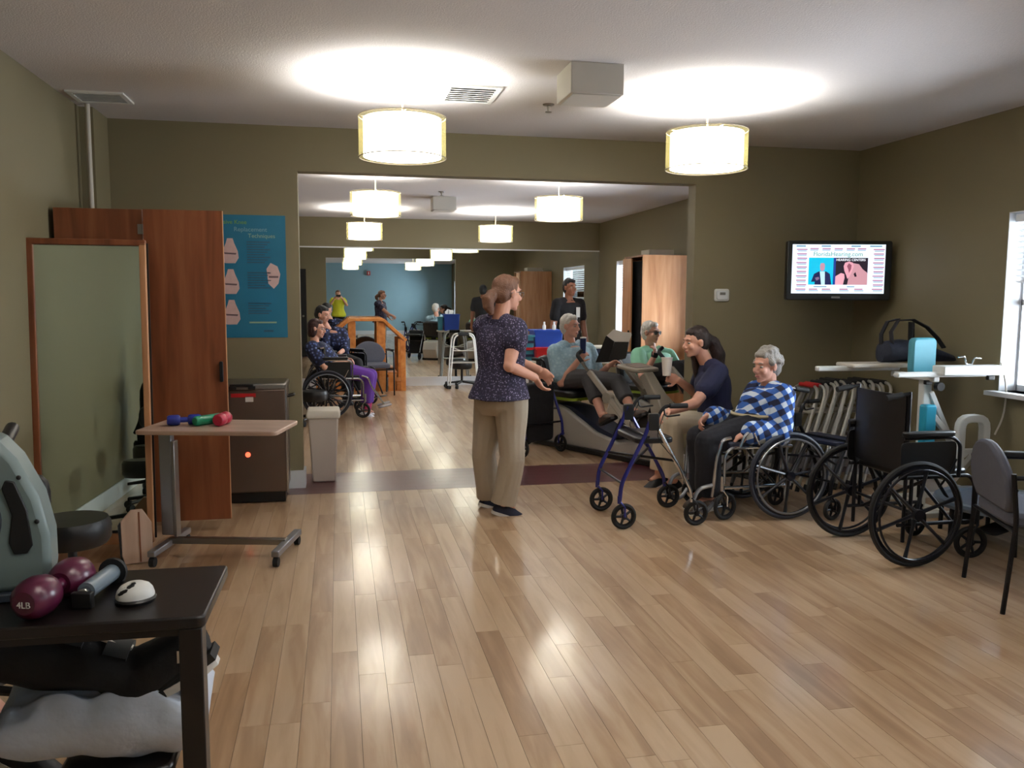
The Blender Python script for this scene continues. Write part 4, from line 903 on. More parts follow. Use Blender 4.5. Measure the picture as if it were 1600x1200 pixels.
# gym bag on the frame
gb = thing('gym_bag', 'dark navy gym bag with black strap handles on the standing frame tray', 'bag', (4.08, 5.42, 1.041))
bg_ = MB(); n = 12
bg_.loft([[V((x, .10*cos(a)*k, .075*h_+.075*h_*sin(a))) for a in [2*pi*j/14 for j in range(14)]] for x, k, h_ in ((-.26, .5, .7), (-.23, .95, 1.0), (-.1, 1.05, 1.1), (.05, 1, 1.0), (.2, .9, .62), (.31, .7, .35), (.34, .4, .2))])
bg_.build('bag_body', mat('bag_navy', (24, 30, 48), .7, bump=(18, .8, .01), var=.3), gb)
MB().tube([(-.20, -.05, .12), (-.20, -.03, .22), (-.14, -.02, .30), (-.02, -.02, .305), (.10, -.02, .25), (.19, -.02, .17), (.24, -.03, .10)], .016, 4, sq=(1.2, .25)).build('strap', 'black_cloth', gb)
MB().tube([(-.24, .02, .12), (-.235, .03, .20), (-.19, .03, .29), (-.1, .03, .31)], .016, 4, sq=(1.2, .25)).build('strap', 'black_cloth', gb)
MB().tube([(-.03, -.02, .29), (-.025, -.02, .14)], .024, 4, sq=(1.1, .3)).build('strap_wrap', 'black_cloth', gb)
hk = thing('metal_clip', 'small chrome bent wire clip on the white bar below the window', 'clip', (4.17, 4.96, 1.051))
MB().tube(fillet([(-.08, 0, .055), (-.03, 0, .06), (-.015, 0, .006), (.03, 0, .006), (.045, 0, .05), (.10, 0, .045)], .01), .005, 6).build('wire', 'chrome', hk)
# ---- television
TV = thing('television', 'wall-mounted television in the corner showing a hearing center advert', 'television', (3.965, 6.22, 1.72), -.215)
MB().rbox((0, 0, 0), (.84, .06, .475), .02, 'y').build('casing', 'black_plastic', TV, bevel=.006)
MB().tube([(0, .02, 0), (.05, .3, 0), (.03, .48, 0)], .03, 8).box((.0, .05, 0), (.3, .04, .2)).build('wall_bracket', 'dark_frame', TV)
def em(n, c, s=1.0):
    m = mat(n, (5, 5, 5), .4, emis=c, es=s); return m
sw, sh, sx, sz = .745, .392, -.008, .012; sy = -.0305
scr = MB().box((sx, sy, sz), (sw, .002, sh)).build('screen', em('tv_white', (215, 228, 242), 1.25), TV, smooth=False)
def sp(nm, u0, v0, u1, v1, m, lift=1): return MB().box((sx-sw/2+sw*(u0+u1)/2, sy-.0012-.0006*lift, sz+sh/2-sh*(v0+v1)/2), (sw*(u1-u0), .0006, sh*(v1-v0))).build(nm, m, scr, smooth=False)
sp('picture', .18, .27, .455, .82, em('tv_cyan', (0, 190, 225), 1.0)); sp('picture', .455, .27, .815, .82, em('tv_dark', (34, 24, 36), 1.0)); sp('picture', .445, .27, .47, .82, em('tv_blue', (30, 60, 150), .9), 1.5)
def spoly(nm, pts, m, lift): return MB().prism([(sx-sw/2+sw*u, sz+sh/2-sh*v) for u, v in pts], (0, sy-.0012-.0006*lift, 0), (1, 0, 0), (0, 0, 1), (0, .0006, 0)).build(nm, m, scr, smooth=False)
spoly('suit_shape', [(.21, .76), (.24, .60), (.29, .55), (.37, .55), (.41, .6), (.43, .82), (.25, .82), (.25, .76)], em('tv_navy', (26, 28, 80), .9), 2)
spoly('shirt_shape', [(.30, .55), (.355, .55), (.36, .82), (.32, .82)], em('tv_shirt', (190, 225, 235), 1.0), 3)
spoly('face_shape', [(.30, .43), (.31, .38), (.345, .38), (.355, .43), (.35, .52), (.325, .545), (.305, .52)], em('tv_face', (200, 150, 170), .9), 3)
spoly('hand_shape', [(.25, .68), (.29, .66), (.3, .7), (.27, .74)], em('tv_face2', (150, 120, 150), .8), 3)
spoly('cheek_shape', [(.60, .82), (.62, .6), (.66, .38), (.72, .40), (.76, .5), (.815, .58), (.815, .82)], em('tv_skin', (205, 150, 160), .95), 2)
spoly('ear_shape', [(.555, .44), (.57, .37), (.61, .345), (.655, .37), (.665, .45), (.645, .56), (.62, .66), (.60, .70), (.585, .62), (.565, .54)], em('tv_ear', (225, 160, 175), 1.0), 3)
spoly('ear_inner', [(.59, .44), (.61, .38), (.64, .42), (.635, .5), (.615, .58), (.605, .5)], em('tv_ear_dark', (150, 80, 100), .9), 4)
spoly('fingers_shape', [(.47, .65), (.53, .58), (.565, .6), (.57, .68), (.555, .82), (.47, .82)], em('tv_skin2', (232, 165, 180), 1.0), 3)
spoly('device_shape', [(.665, .6), (.685, .56), (.70, .65), (.68, .66)], 'tv_dark', 3)
TR = (rad(90), 0, 0)
def tx(s, u, v, size, m): return text('advert_text', s, size, m, scr, (sx-sw/2+sw*u, sy-.004, sz+sh/2-sh*v), TR)
tx('FloridaHearing.com', .49, .20, .05, em('tv_green', (90, 170, 150), .8)); tx('HEARING CENTERS', .63, .315, .027, em('tv_letter', (235, 238, 245), 1.2))
pk_, tl_ = em('tv_pink', (190, 130, 165), .9), em('tv_teal', (120, 165, 190), .9)
for k in range(10):
    for u, w in ((.045, .115), (.87, .12)): sp('listing_line', u+.004*(k % 3), .09+k*.09, u+w-.006*(k % 2), .115+k*.09, pk_); sp('listing_line', u+.012, .125+k*.09, u+w*.92, .14+k*.09, tl_)
for u in (.19, .32, .45, .58, .70): sp('listing_line', u, .075, u+.09, .10, pk_); sp('listing_line', u, .11, u+.085, .125, tl_)
for u in (.19, .33, .52, .68): sp('listing_line', u, .90, u+.09, .925, pk_); sp('listing_line', u, .935, u+.10, .95, tl_)
for u, w in ((.04, .10), (.31, .10), (.63, .10), (.83, .13)): sp('heading_bar', u, .02, u+w, .05, tl_)
sp('heading_bar', .24, .85, .38, .87, tl_); sp('heading_bar', .60, .85, .68, .87, tl_)
MB().rbox((-.02, -.031, -.215), (.07, .003, .014), .006, 'y').build('brand_plate', 'steel', TV)
# thermostat
th = thing('thermostat', 'white rectangular thermostat on the olive wall left of the television', 'thermostat', (3.185, YA, 1.52))
MB().rbox((0, -.006, 0), (.135, .012, .105), .02, 'y').build('plate', 'white_plastic', th, bevel=.003)
MB().rbox((.0, -.019, .0), (.10, .018, .075), .015, 'y').build('cover', 'white_trim', th, bevel=.004)
MB().box((.0, -.0285, .012), (.05, .002, .022)).build('display', 'steel', th)
# ---- ceiling fittings
def ceil_box(label, a, b, h):
    t = thing('ceiling_unit', label, 'ceiling unit', ((a[0]+b[0])/2, (a[1]+b[1])/2, HC)); d = (b[0]-a[0], b[1]-a[1])
    MB().box((0, 0, -h/2), (d[0], d[1], h)).build('casing', mat('unit_white', (206, 204, 198), .55, var=.02), t, bevel=.004)
    MB().box((0, 0, -h-.003), (d[0]*.9, d[1]*.92, .006)).build('cover', 'unit_white', t, bevel=.002); return t
ceil_box('white box-shaped unit on the ceiling between the two nearest lamps', (1.25, 4.54), (1.55, 4.85), .165)
ceil_box('white box-shaped unit on the back room ceiling between the farthest lamps', (1.20, 10.9), (1.50, 11.2), .165)
def vent(label, c, d, rz, n=8):
    t = thing('ceiling_vent', label, 'vent', (c[0], c[1], HC), rz)
    MB().box((0, 0, -.002), (d[0]-.03, d[1]-.03, .004)).build('backing', 'steel', t)
    f = MB()
    for s in (-1, 1): f.box((0, s*(d[1]/2-.015), -.006), (d[0], .03, .012)).box((s*(d[0]/2-.015), 0, -.006), (.03, d[1]-.06, .012))
    f.build('frame', 'white_metal', t)
    for k in range(n): MB().box((0, -d[1]/2+.04+(d[1]-.08)*k/(n-1), -.009), (d[0]-.05, .012, .003), M=MX.Rotation(.6, 3, 'X')).build('slat', 'white_metal', t)
vent('square white ceiling vent beside the bright patch above the left lamp', (.83, 5.39), (.34, .44), 0)
vent('grey ceiling vent in the far left corner of the ceiling', (-1.475, 5.99), (.34, .30), 0, 7)
sk = thing('sprinkler', 'small sprinkler head hanging from the ceiling beside the white unit', 'sprinkler', (1.382, 5.575, HC))
MB().lathe([(0, 0), (.04, 0), (.035, -.008), (.012, -.012), (.008, -.045), (.022, -.048), (.022, -.052), (0, -.052)], n=16).build('head', 'steel', sk)
sk2 = dup(sk, (1.25, 10.4, HC), label='small sprinkler head hanging from the back room ceiling')
# ------------------------------------------------------------------ back room
cabb = thing('storage_cabinet', 'cherry cabinet with an open dark bay against the back room window wall', 'cabinet', (4.09, 10.5, 0))
X0, X1, Y0_, Y1_, ch = -.34, .33, -.35, .35, 2.03
MB().box((0, Y0_+.01, ch/2), (X1-X0, .02, ch)).build('side_panel', 'cherry_pale', cabb, smooth=False)
MB().box((0, Y1_-.01, ch/2), (X1-X0, .02, ch)).build('side_panel', 'cherry_pale', cabb, smooth=False)
MB().box((0, 0, ch-.01), (X1-X0, .66, .02)).build('top_panel', 'cherry', cabb, smooth=False)
MB().box((X1-.01, 0, ch/2), (.02, .66, ch)).build('back_panel', 'cherry', cabb, smooth=False)
MB().box((X0-.011, .175, ch/2), (.02, .33, ch-.06)).build('door', 'cherry_pale', cabb, smooth=False)
MB().box((X0-.03, .05, 1.0), (.02, .02, .13)).build('handle', 'black_plastic', cabb)
MB().box((.0, 0, ch/2), (.5, .6, 1.9)).build('bay_shade_block', 'black_cloth', cabb, smooth=False)  # black block stands in for the shade inside the open bay
bxp = thing('flat_carton', 'flat white carton on top of the back room cabinet', 'box', (4.1, 10.55, ch)); MB().box((0, 0, .04), (.34, .3, .08)).build('carton', 'off_white', bxp, bevel=.003)
# training stairs
ts = thing('training_stairs', 'orange wood training stairs with handrails before the mirror wall', 'stairs', (.42, 13.72, 0))
ow = 'orange_wood'
MB().box((0, 0, .46), (.62, .60, .04)).build('platform', ow, ts, bevel=.004, smooth=False)
MB().box((0, -.29, .22), (.62, .02, .44)).box((0, .29, .22), (.62, .02, .44)).build('side_panel', ow, ts, smooth=False)
for i, (x, z) in enumerate(((.40, .30), (.52, .16))):
    MB().box((x, 0, z-.02), (.16, .60, .035)).build('step', ow, ts, smooth=False); MB().box((x, -.29, z/2-.02), (.13, .02, z-.04)).build('riser_side', ow, ts, smooth=False)
for i, (x, z) in enumerate(((-.42, .34), (-.56, .22), (-.70, .11))):
    MB().box((x, 0, z-.02), (.16, .60, .035)).build('step', ow, ts, smooth=False); MB().box((x, -.29, z/2-.02), (.14, .02, z-.04)).build('riser_side', ow, ts, smooth=False)
for y in (-.31, .31):
    for x, z0, z1 in ((-.22, 0, 1.10), (.24, 0, 1.10), (.57, 0, .80), (-.74, 0, .70)):
        MB().box((x, y, (z0+z1)/2), (.11 if abs(x) < .3 else .08, .035, z1-z0)).build('post', ow, ts, bevel=.004, smooth=False)
    yy = y
    r = MB(); P_ = [(-.80, yy, .68), (-.26, yy, 1.13), (.26, yy, 1.13), (.62, yy, .80)]
    for a, b in zip(P_, P_[1:]): r.tube([a, b], .03, 4, sq=(1.5, .8))
    r.build('handrail', ow, ts, bevel=.006)
guest_chair('grey fabric armchair with rounded back in front of the training stairs', (.50, 13.02, 0), rad(-80), 'guest chairs')
fw_ = folded_walker('white wheeled walker standing folded before the mirror baseboard', (1.98, 13.62, 0), (0, 0, rad(-88)), 'walkers by the mirror', wheels=True, h=.9)
for c in fw_.children:
    if c.name.startswith(('side_frame', 'leg_sleeve')): c.data.materials[0] = MATS['white_metal']
rolling_stool('black rolling stool standing under the walker by the mirror', (1.98, 13.78, 0), .2, .42, .17)
wheelchair('black wheelchair of the woman in purple trousers', (-.16, 10.72, 0), .02, 'chrome', 16, back_h=.88, seat='black_vinyl', tire='tire_grey')
wheelchair('dark wheelchair of the person in floral top, behind the first one', (-.02, 12.05, 0), rad(-50), 'dark_frame', 12, back_h=.9, seat='black_vinyl')
rolling_stool('low black rolling stool next to the wheelchair behind the wall edge', (-.30, 10.12, 0), .2, .38, .16)
stepper('grey recumbent stepper ridden by the man in light blue', (2.50, 7.74, 0), rad(-62))
stepper('grey recumbent stepper ridden by the man in mint green', (3.46, 8.10, 0), rad(-62))
# table with bins
et = thing('equipment_table', 'white table with plastic bins behind the man in light blue', 'table', (2.78, 9.75, 0))
MB().rbox((0, 0, .735), (1.3, .5, .03), .02).build('tabletop', 'off_white', et, bevel=.004)
for x in (-.6, .6):
    for y in (-.2, .2): MB().box((x, y, .36), (.04, .04, .72)).build('leg', 'steel', et)
mat('bin_blue', (40, 78, 180), .4); mat('bin_teal', (60, 130, 150), .4)
def bin_(label, c, d, m, name='plastic_bin', lid=None):
    t = thing(name, label, 'bin', c); a, b, h = d
    MB().loft([[V((x*a*k/2, y*b*k/2, z)) for x, y in ((-1, -1), (1, -1), (1, 1), (-1, 1))] for k, z in ((.9, 0), (1, h))]).build('tub', m, t, bevel=.006)
    if lid: MB().rbox((0, 0, h+.012), (a+.02, b+.02, .025), .02).build('lid', lid, t, bevel=.004)
    else: MB().box((0, -b/2-.003, h-.012), (a+.02, .012, .025)).box((0, b/2+.003, h-.012), (a+.02, .012, .025)).build('rim', m, t)
    return t
bin_('large blue plastic bin on the white table behind the man in light blue', (2.42, 9.80, .7505), (.34, .3, .36), 'bin_blue')
rb = bin_('red bin with white label in front of the blue bin', (2.34, 9.585, .7505), (.20, .12, .16), 'red_plastic'); MB().box((.03, -.062, .05), (.09, .002, .05)).build('label_plate', 'white_plastic', rb)
tb2 = bin_('striped teal container left of the blue bin', (2.19, 9.72, .7505), (.11, .12, .30), 'bin_teal')
for k in range(3): MB().box((0, -.064, .06+k*.08), (.10, .002, .03)).build('stripe', 'red_plastic' if k % 2 else 'navy_cloth', tb2)
bin_('slate storage tub with pale lid right of the man in light blue', (3.10, 9.75, .7505), (.36, .3, .14), 'navy_pad', lid='off_white')
for i, (x, w) in enumerate(((2.38, 'left'), (2.50, 'right'))):
    b_ = thing('bottle', 'small white bottle on the blue bin, %s one of the pair' % w, 'bottle', (x, 9.72, 1.11), 0, 'white bottles on the blue bin')
    MB().lathe([(0, 0), (.022, 0), (.022, .05), (.012, .065), (.012, .08), (0, .08)], n=14).build('body', 'white_plastic', b_); MB().cyl((0, 0, .08), (0, 0, .095), .013).build('cap', 'white_trim', b_)
# blue exercise stand between bins and steppers? small tray of the cup
# ------------------------------------------------------------------ the people
def pz(p, z): p = V(p); p.z = z; return p
# woman in khakis, standing, facing right and slightly away
f_ = V((.86, .50, 0)).normalized(); l_ = V((-f_.y, f_.x, 0))
def off(p, a, b=0, z=0): return V(p)+l_*a+f_*b+V((0, 0, z))
c = at(783, 621, 5.68)
J = dict(hipL=off(c, .10), hipR=off(c, -.10), knL=off(at(768, 712, 5.72), .08), knR=off(at(790, 712, 5.64), -.07), anL=pz(at(764, 783, 5.84), .085), anR=pz(at(786, 787, 5.60), .085),
         shL=off(at(781, 512, 5.68), .165), shR=off(at(781, 514, 5.68), -.165), elL=at(815, 568, 5.90), elR=at(796, 572, 5.46), wrL=at(843, 578, 5.84), wrR=at(836, 590, 5.58), head=at(793, 459, 5.68), neck=at(780, 497, 5.67))
J['toeL'] = J['anL']+V((.15, .05, -.055)); J['toeR'] = J['anR']+V((.165, -.0, -.055))
T, hp, R = person('woman standing in dark speckled blouse and khakis, brown hair in a bun', J, (.90, .40, -.10), 'skin_fair', .006,
    hands={'R': ((.55, 0, -.85), (.9, .2, .4), -1, .5), 'L': ((.7, -.3, -.6), (-.3, -.9, -.2), 1, .6)}, hair=('hair_brown', 'pony'),
    top=('speckled_navy', .30, 0, .030, (.008, 8, .6)), bottom=('khaki_cloth', 1.02, .014, .012, (.012, 8, .5)), shoes=('shoe_navy', 'sole_white'), body_w=1.03, head_s=1.02, hip_w=1.14)
glasses(T, hp)
# elderly woman in the plaid shirt
J = dict(hipL=V((2.90, 5.35, .615)), hipR=V((2.90, 5.53, .615)), knL=at(1106, 690, 5.33), knR=at(1093, 684, 5.55), anL=pz(at(1108, 790, 5.34), .13), anR=pz(at(1098, 785, 5.52), .13),
         shL=at(1222, 620, 5.26), shR=at(1182, 614, 5.61), elL=at(1219, 676, 5.20), elR=at(1158, 662, 5.66), wrL=at(1166, 676, 5.24), wrR=at(1106, 650, 5.52), head=at(1197, 572, 5.42), neck=at(1203, 603, 5.44))
for q in 'LR': J['toe'+q] = J['an'+q]+V((-.15, 0, -.05))
T, hp, R = person('elderly woman with grey hair in blue plaid shirt seated in the chrome wheelchair', J, (-.93, -.30, -.10), 'skin_old', .006,
    hands={'L': ((-.9, .1, -.35), (-.1, .3, -.9), 1, .6), 'R': ((-.8, -.2, -.5), (0, -.6, -.7), -1, .9)}, hair=('hair_grey', 'curly'),
    top=('plaid_cloth', 1.85, -.05, .034, (.012, 7, .8)), bottom=('dark_trousers', .96, .026, .012, (.010, 8, .8)), shoes=('shoe_brown', 'sole_white'), body_w=1.08, belly=.012, brow='hair_grey', shoulder_fwd=(-1, 0, 0))
# collar, gait belt
pel = (J['hipL']+J['hipR'])/2; shc = (J['shL']+J['shR'])/2; ax = (shc-pel).normalized()
mb = MB(); rr = []
for q_, g in ((.30, .04), (.36, .045), (.42, .04)):
    rr.append(ring_(pel.lerp(shc, q_)+V((-.012, 0, 0)), V((0, 1, 0)), V((-1, 0, 0)), .165+g, .165+g, 32))
mb.loft(rr, caps=False); so = mb.build('gait_belt', mat('belt_beige', (186, 172, 138), .7), T, True); s_ = so.modifiers.new('s', 'SOLIDIFY'); s_.thickness = .006
mb = MB(); nb = J['neck']
for s in (-1, 1): mb.tube([nb+V((.05, s*.04, .01)), nb+V((-.03, s*.065, .0)), nb+V((-.075, s*.03, -.06)), nb+V((-.085, s*.045, -.12))], .016, 4, sq=(1.4, .5))
mb.build('collar', 'white_cloth', T, True)
# therapist in navy, seated, facing left
J = dict(hipL=at(1122, 668, 6.02), hipR=at(1122, 666, 6.24), knL=at(1052, 658, 6.0), knR=at(1042, 654, 6.28), anL=pz(at(1052, 745, 6.05), .09), anR=pz(at(1030, 742, 6.25), .09),
         shL=at(1122, 583, 5.97), shR=at(1104, 580, 6.32), elL=at(1086, 630, 5.86), elR=at(1088, 616, 6.40), wrL=at(1046, 643, 5.74), wrR=at(1060, 594, 6.28), head=at(1087, 535, 6.12), neck=at(1106, 566, 6.14))
for q in 'LR': J['toe'+q] = J['an'+q]+V((-.16, -.02, -.06))
T, hp, R = person('therapist with long dark hair in navy t-shirt, seated, gripping the blue rollator', J, (-.95, -.12, -.12), 'skin_fair', .006,
    hands={'L': ((-.9, -.15, -.25), (.1, -.2, -1), 1, 1.0), 'R': ((-.8, .1, .25), (-.3, -.9, 0), -1, 1.0)}, hair=('hair_dark', 'longpony'),
    top=('navy_cloth', .55, -.10, .026, (.008, 8, .8)), bottom=('khaki_pale', .92, .014, .012, (.008, 8, .6)), shoes=('shoe_black', 'sole_white'), body_w=1.02, shoulder_fwd=(-1, 0, 0))
ct = at(1042, 573, 6.24); cup = thing('paper_cup', 'white paper cup held by the therapist in navy', 'cup', ct-V((0, 0, .07)))
MB().lathe([(0, 0), (.032, 0), (.036, .05), (.044, .14), (.041, .14), (.033, .05), (.028, .006), (0, .006)], n=24).build('cup_body', mat('paper_white', (232, 226, 220), .6), cup)
MB().ring((0, 0, .14), (0, 0, 1), .044, .003, 24, 6).build('rim', 'paper_white', cup)
rolling_stool('black rolling stool under the therapist in navy', (3.07, 6.12, 0), .1, .54, .18)
# man in light blue on the stepper
d_ = V((cos(rad(-62)), sin(rad(-62)), 0)); n_ = V((-d_.y, d_.x, 0)); hc = V((2.29, 8.10, .68))
J = dict(hipL=hc+n_*.09, hipR=hc-n_*.09, knL=at(966, 598, 7.62), knR=at(920, 590, 7.72), anL=at(988, 642, 7.28), anR=at(941, 648, 7.42),
         shL=at(917, 547, 8.26), shR=at(868, 551, 8.12), elL=at(934, 590, 8.12), elR=at(877, 598, 7.98), wrL=at(950, 572, 7.80), wrR=at(904, 563, 7.86), head=at(891, 510, 8.18), neck=at(891, 536, 8.24))
J['toeL'] = J['anL']+d_*.12+V((0, 0, .06)); J['toeR'] = J['anR']+d_*.12+V((0, 0, .06))
T, hp, R = person('older white-haired man in light blue shirt sitting on the nearer recumbent stepper', J, (.62, -.78, -.05), 'skin_old', .007,
    hands={'R': ((.5, -.3, .8), (.6, .5, 0), -1, 1.1), 'L': ((.7, -.2, .5), (-.3, -.2, -.8), 1, .8)}, hair=('hair_white', 'cap'),
    top=('light_blue_check', .75, .0, .03, (.010, 8, .8)), bottom=('grey_trousers', .62, .016, .0, (.010, 8, .8)), shoes=('shoe_brown', 'sole_black'), body_w=1.1, belly=.03, brow='hair_grey')
tm = thing('tumbler', 'dark blue tumbler in the hand of the man in light blue', 'cup', at(911, 552, 7.80)); 
MB().lathe([(0, 0), (.026, 0), (.032, .14), (.028, .145), (0, .145)], n=18).build('body', mat('tumbler_blue', (28, 40, 84), .3), tm); MB().lathe([(0, .145), (.03, .145), (.03, .155), (0, .158)], n=18).build('lid', 'white_plastic', tm)
fo = thing('open_folder', 'open black folder with white pages held by the man in light blue', 'folder', at(952, 550, 7.78), rad(-40))
MB().prism([(-.13, -.10), (.0, -.10), (.04, .10), (-.05, .16)], (0, 0, 0), (1, 0, .05), (.1, 0, 1), (0, .01, 0)).prism([(.0, -.10), (.16, -.06), (.17, .10), (.04, .10)], (0, 0, 0), (1, .3, .0), (.1, 0, 1), (0, .01, 0)).build('cover', 'black_plastic', fo)
pg = MB()
for k in range(3): pg.prism([(.02+.01*k, .0), (.16, .06), (.19, .19-.01*k), (.02, .20+.01*k), (-.05, .15)], (0, .014+.006*k, 0), (1, .25, 0), (.05, 0, 1), (0, .002, 0))
pg.build('pages', 'paper_white', fo)
# man in mint green with sunglasses
hc = V((3.25, 8.46, .68))
J = dict(hipL=hc+n_*.09, hipR=hc-n_*.09, knL=hc+d_*.45+n_*.12+V((0, 0, .12)), knR=hc+d_*.42-n_*.10+V((0, 0, .10)), anL=hc+d_*.78+n_*.12-V((0, 0, .24)), anR=hc+d_*.70-n_*.12-V((0, 0, .22)),
         shL=at(1044, 557, 8.62), shR=at(998, 556, 8.46), elL=at(1062, 596, 8.45), elR=at(1004, 590, 8.22), wrL=at(1066, 612, 8.12), wrR=at(1022, 558, 8.20), head=at(1017, 520, 8.52), neck=at(1018, 545, 8.58))
for q in 'LR': J['toe'+q] = J['an'+q]+d_*.12+V((0, 0, .06))
T, hp, R = person('white-haired man in mint green polo and sunglasses raising a gloved hand', J, (.50, -.86, -.02), 'skin_old', .007,
    hands={'R': ((.1, -.1, 1), (-.6, .6, .1), -1, 1.0), 'L': ((.4, -.8, -.2), (0, 0, -1), 1, .9)}, hair=('hair_white', 'cap'),
    top=('mint_cloth', .6, .0, .03, (.010, 8, .8)), bottom=('black_cloth', .95, .016, .0, (.010, 8, .8)), shoes=('shoe_black', 'sole_black'), body_w=1.1, belly=.04, brow='hair_grey')
glasses(T, hp, 'black_plastic', .003, lens='black_plastic')
MB().tube([J['wrR'], J['wrR']+V((.01, -.01, .05))], [.034, .04], 12).build('glove', 'black_cloth', T, True)
# standing man in black polo
J = {}; Y_ = 10.78; c = at(888, 500, Y_)
for q, s in (('L', 1), ('R', -1)):
    J['sh'+q] = V((c.x+s*.165, Y_+s*.05, 1.41)); J['el'+q] = V((c.x+s*.215, Y_+s*.05, 1.13)); J['wr'+q] = V((c.x+s*.235, Y_-.06, .90)); J['hip'+q] = V((c.x+s*.09, Y_, .92)); J['kn'+q] = V((c.x+s*.1, Y_, .50)); J['an'+q] = V((c.x+s*.11, Y_, .085)); J['toe'+q] = V((c.x+s*.13, Y_-.17, .03))
J['head'] = V((c.x+.01, Y_-.03, 1.615)); J['neck'] = V((c.x, Y_, 1.47))
T, hp, R = person('man with black hair in black polo shirt standing behind the bins', J, (.35, -.93, 0), 'skin_tan', .008,
    hands={'L': ((0, 0, -1), (-.8, -.4, 0), -1, .5), 'R': ((0, 0, -1), (.8, -.4, 0), 1, .5)}, hair=('hair_black', 'cap'), top=('black_cloth', .6, -.12, .016, (.008, 8, .8)), bottom=('dark_trousers', 1, .014, .01, (.008, 8, .8)), shoes=('shoe_black', 'sole_black'), body_w=1.05, shoulder_fwd=(0, -1, 0), brow='hair_black')
c2 = V((c.x+.09, Y_-.148, 1.30)); MB().box(c2, (.05, .006, .13)).build('name_badge', 'white_plastic', T, True)
# woman in purple trousers, wheelchair, back room
Y_ = 10.72
J = dict(hipL=V((-.12, Y_+.09, .60)), hipR=V((-.12, Y_-.09, .60)), knL=at(580, 586, Y_+.10), knR=at(576, 588, Y_-.10), anL=at(574, 640, Y_+.10), anR=at(570, 641, Y_-.10),
         shL=at(495, 542, Y_+.17), shR=at(487, 543, Y_-.17), elL=at(515, 572, Y_+.22), elR=at(507, 574, Y_-.22), wrL=at(540, 562, Y_+.05), wrR=at(536, 565, Y_-.12), head=at(495, 514, Y_), neck=at(489, 538, Y_))
for q in 'LR': J['toe'+q] = J['an'+q]+V((.15, -.03, -.05))
T, hp, R = person('woman with dark red hair, navy patterned top and purple trousers in wheelchair', J, (.95, -.28, -.08), 'skin_fair', .008,
    hands={'L': ((.9, -.3, 0), (-.2, -.5, -.8), 1, .8), 'R': ((.9, .3, 0), (-.2, .5, -.8), -1, .8)}, hair=('hair_auburn', 'bob'), top=('floral_blue', .6, .0, .028, (.008, 8, .8)), bottom=('purple_cloth', .78, .012, .0, (.006, 8, .8)), shoes=('shoe_white', 'sole_white'), body_w=1.05, belly=.02, shoulder_fwd=(1, 0, 0))
glasses(T, hp)
for q in 'LR': MB().tube([J['kn'+q].lerp(J['an'+q], .76), J['an'+q]], [.052, .046], 12).build('sock', mat('sock_pink', (190, 60, 110), .8, var=.4, vs=60), T, True)
# dark-haired person in floral top behind her
J = dict(shL=at(536, 520, 12.0), shR=at(508, 520, 11.95), hipL=at(540, 562, 12.1), hipR=at(522, 562, 12.1), knL=V((.24, 11.75, .58)), knR=V((.06, 11.72, .58)), anL=V((.28, 11.66, .17)), anR=V((.10, 11.62, .17)),
         elL=at(540, 545, 11.9), elR=at(508, 545, 11.85), wrL=at(530, 552, 11.7), wrR=at(520, 552, 11.7), head=at(504, 492, 11.9), neck=at(512, 513, 11.98))
for q in 'LR': J['toe'+q] = J['an'+q]+V((.05, -.14, -.05))
T, hp, R = person('dark-haired person in blue floral top seated behind the woman in purple trousers', J, (.85, -.5, -.2), 'skin_fair', .009,
    hair=('hair_black', 'cap'), top=('floral_blue', 1.2, .0, .02, (.01, 8, .8)), bottom=('black_cloth', .9, .014, .0, None), shoes=('shoe_black', 'sole_black'), body_w=.9, shoulder_fwd=(.4, -.9, 0))
# photographer, seen in the mirror
J = {}
for q, s in (('L', -1), ('R', 1)):
    J['sh'+q] = V((s*.17-.01, -.36, 1.36)); J['el'+q] = V((s*.27, -.25, 1.20)); J['wr'+q] = V((s*.11, -.12, 1.44)); J['hip'+q] = V((s*.09, -.42, .88)); J['kn'+q] = V((s*.1, -.40, .48)); J['an'+q] = V((s*.11, -.42, .085)); J['toe'+q] = V((s*.13, -.26, .03))
J['head'] = V((-.01, -.33, 1.56)); J['neck'] = V((-.01, -.37, 1.42))
T, hp, R = person('photographer in yellow top holding up a phone, seen only in the mirror', J, (0, 1, -.05), 'skin_fair', .009,
    hands={'L': ((.35, .9, .3), (.9, -.3, 0), 1, .8), 'R': ((-.35, .9, .3), (-.9, -.3, 0), -1, .8)}, hair=('hair_brown', 'cap'), top=('yellow_cloth', .4, -.12, .026, (.008, 8, .8)), bottom=('black_cloth', 1, .012, .0, None), shoes=('shoe_black', 'sole_black'), body_w=1.08, shoulder_fwd=(0, 1, 0), hip_w=1.08)
ph_ = thing('phone', 'phone held up by the photographer, seen only in the mirror', 'phone', (0, -.014, 1.5)); MB().rbox((0, 0, 0), (.148, .008, .072), .01, 'y').build('phone_body', 'black_plastic', ph_)
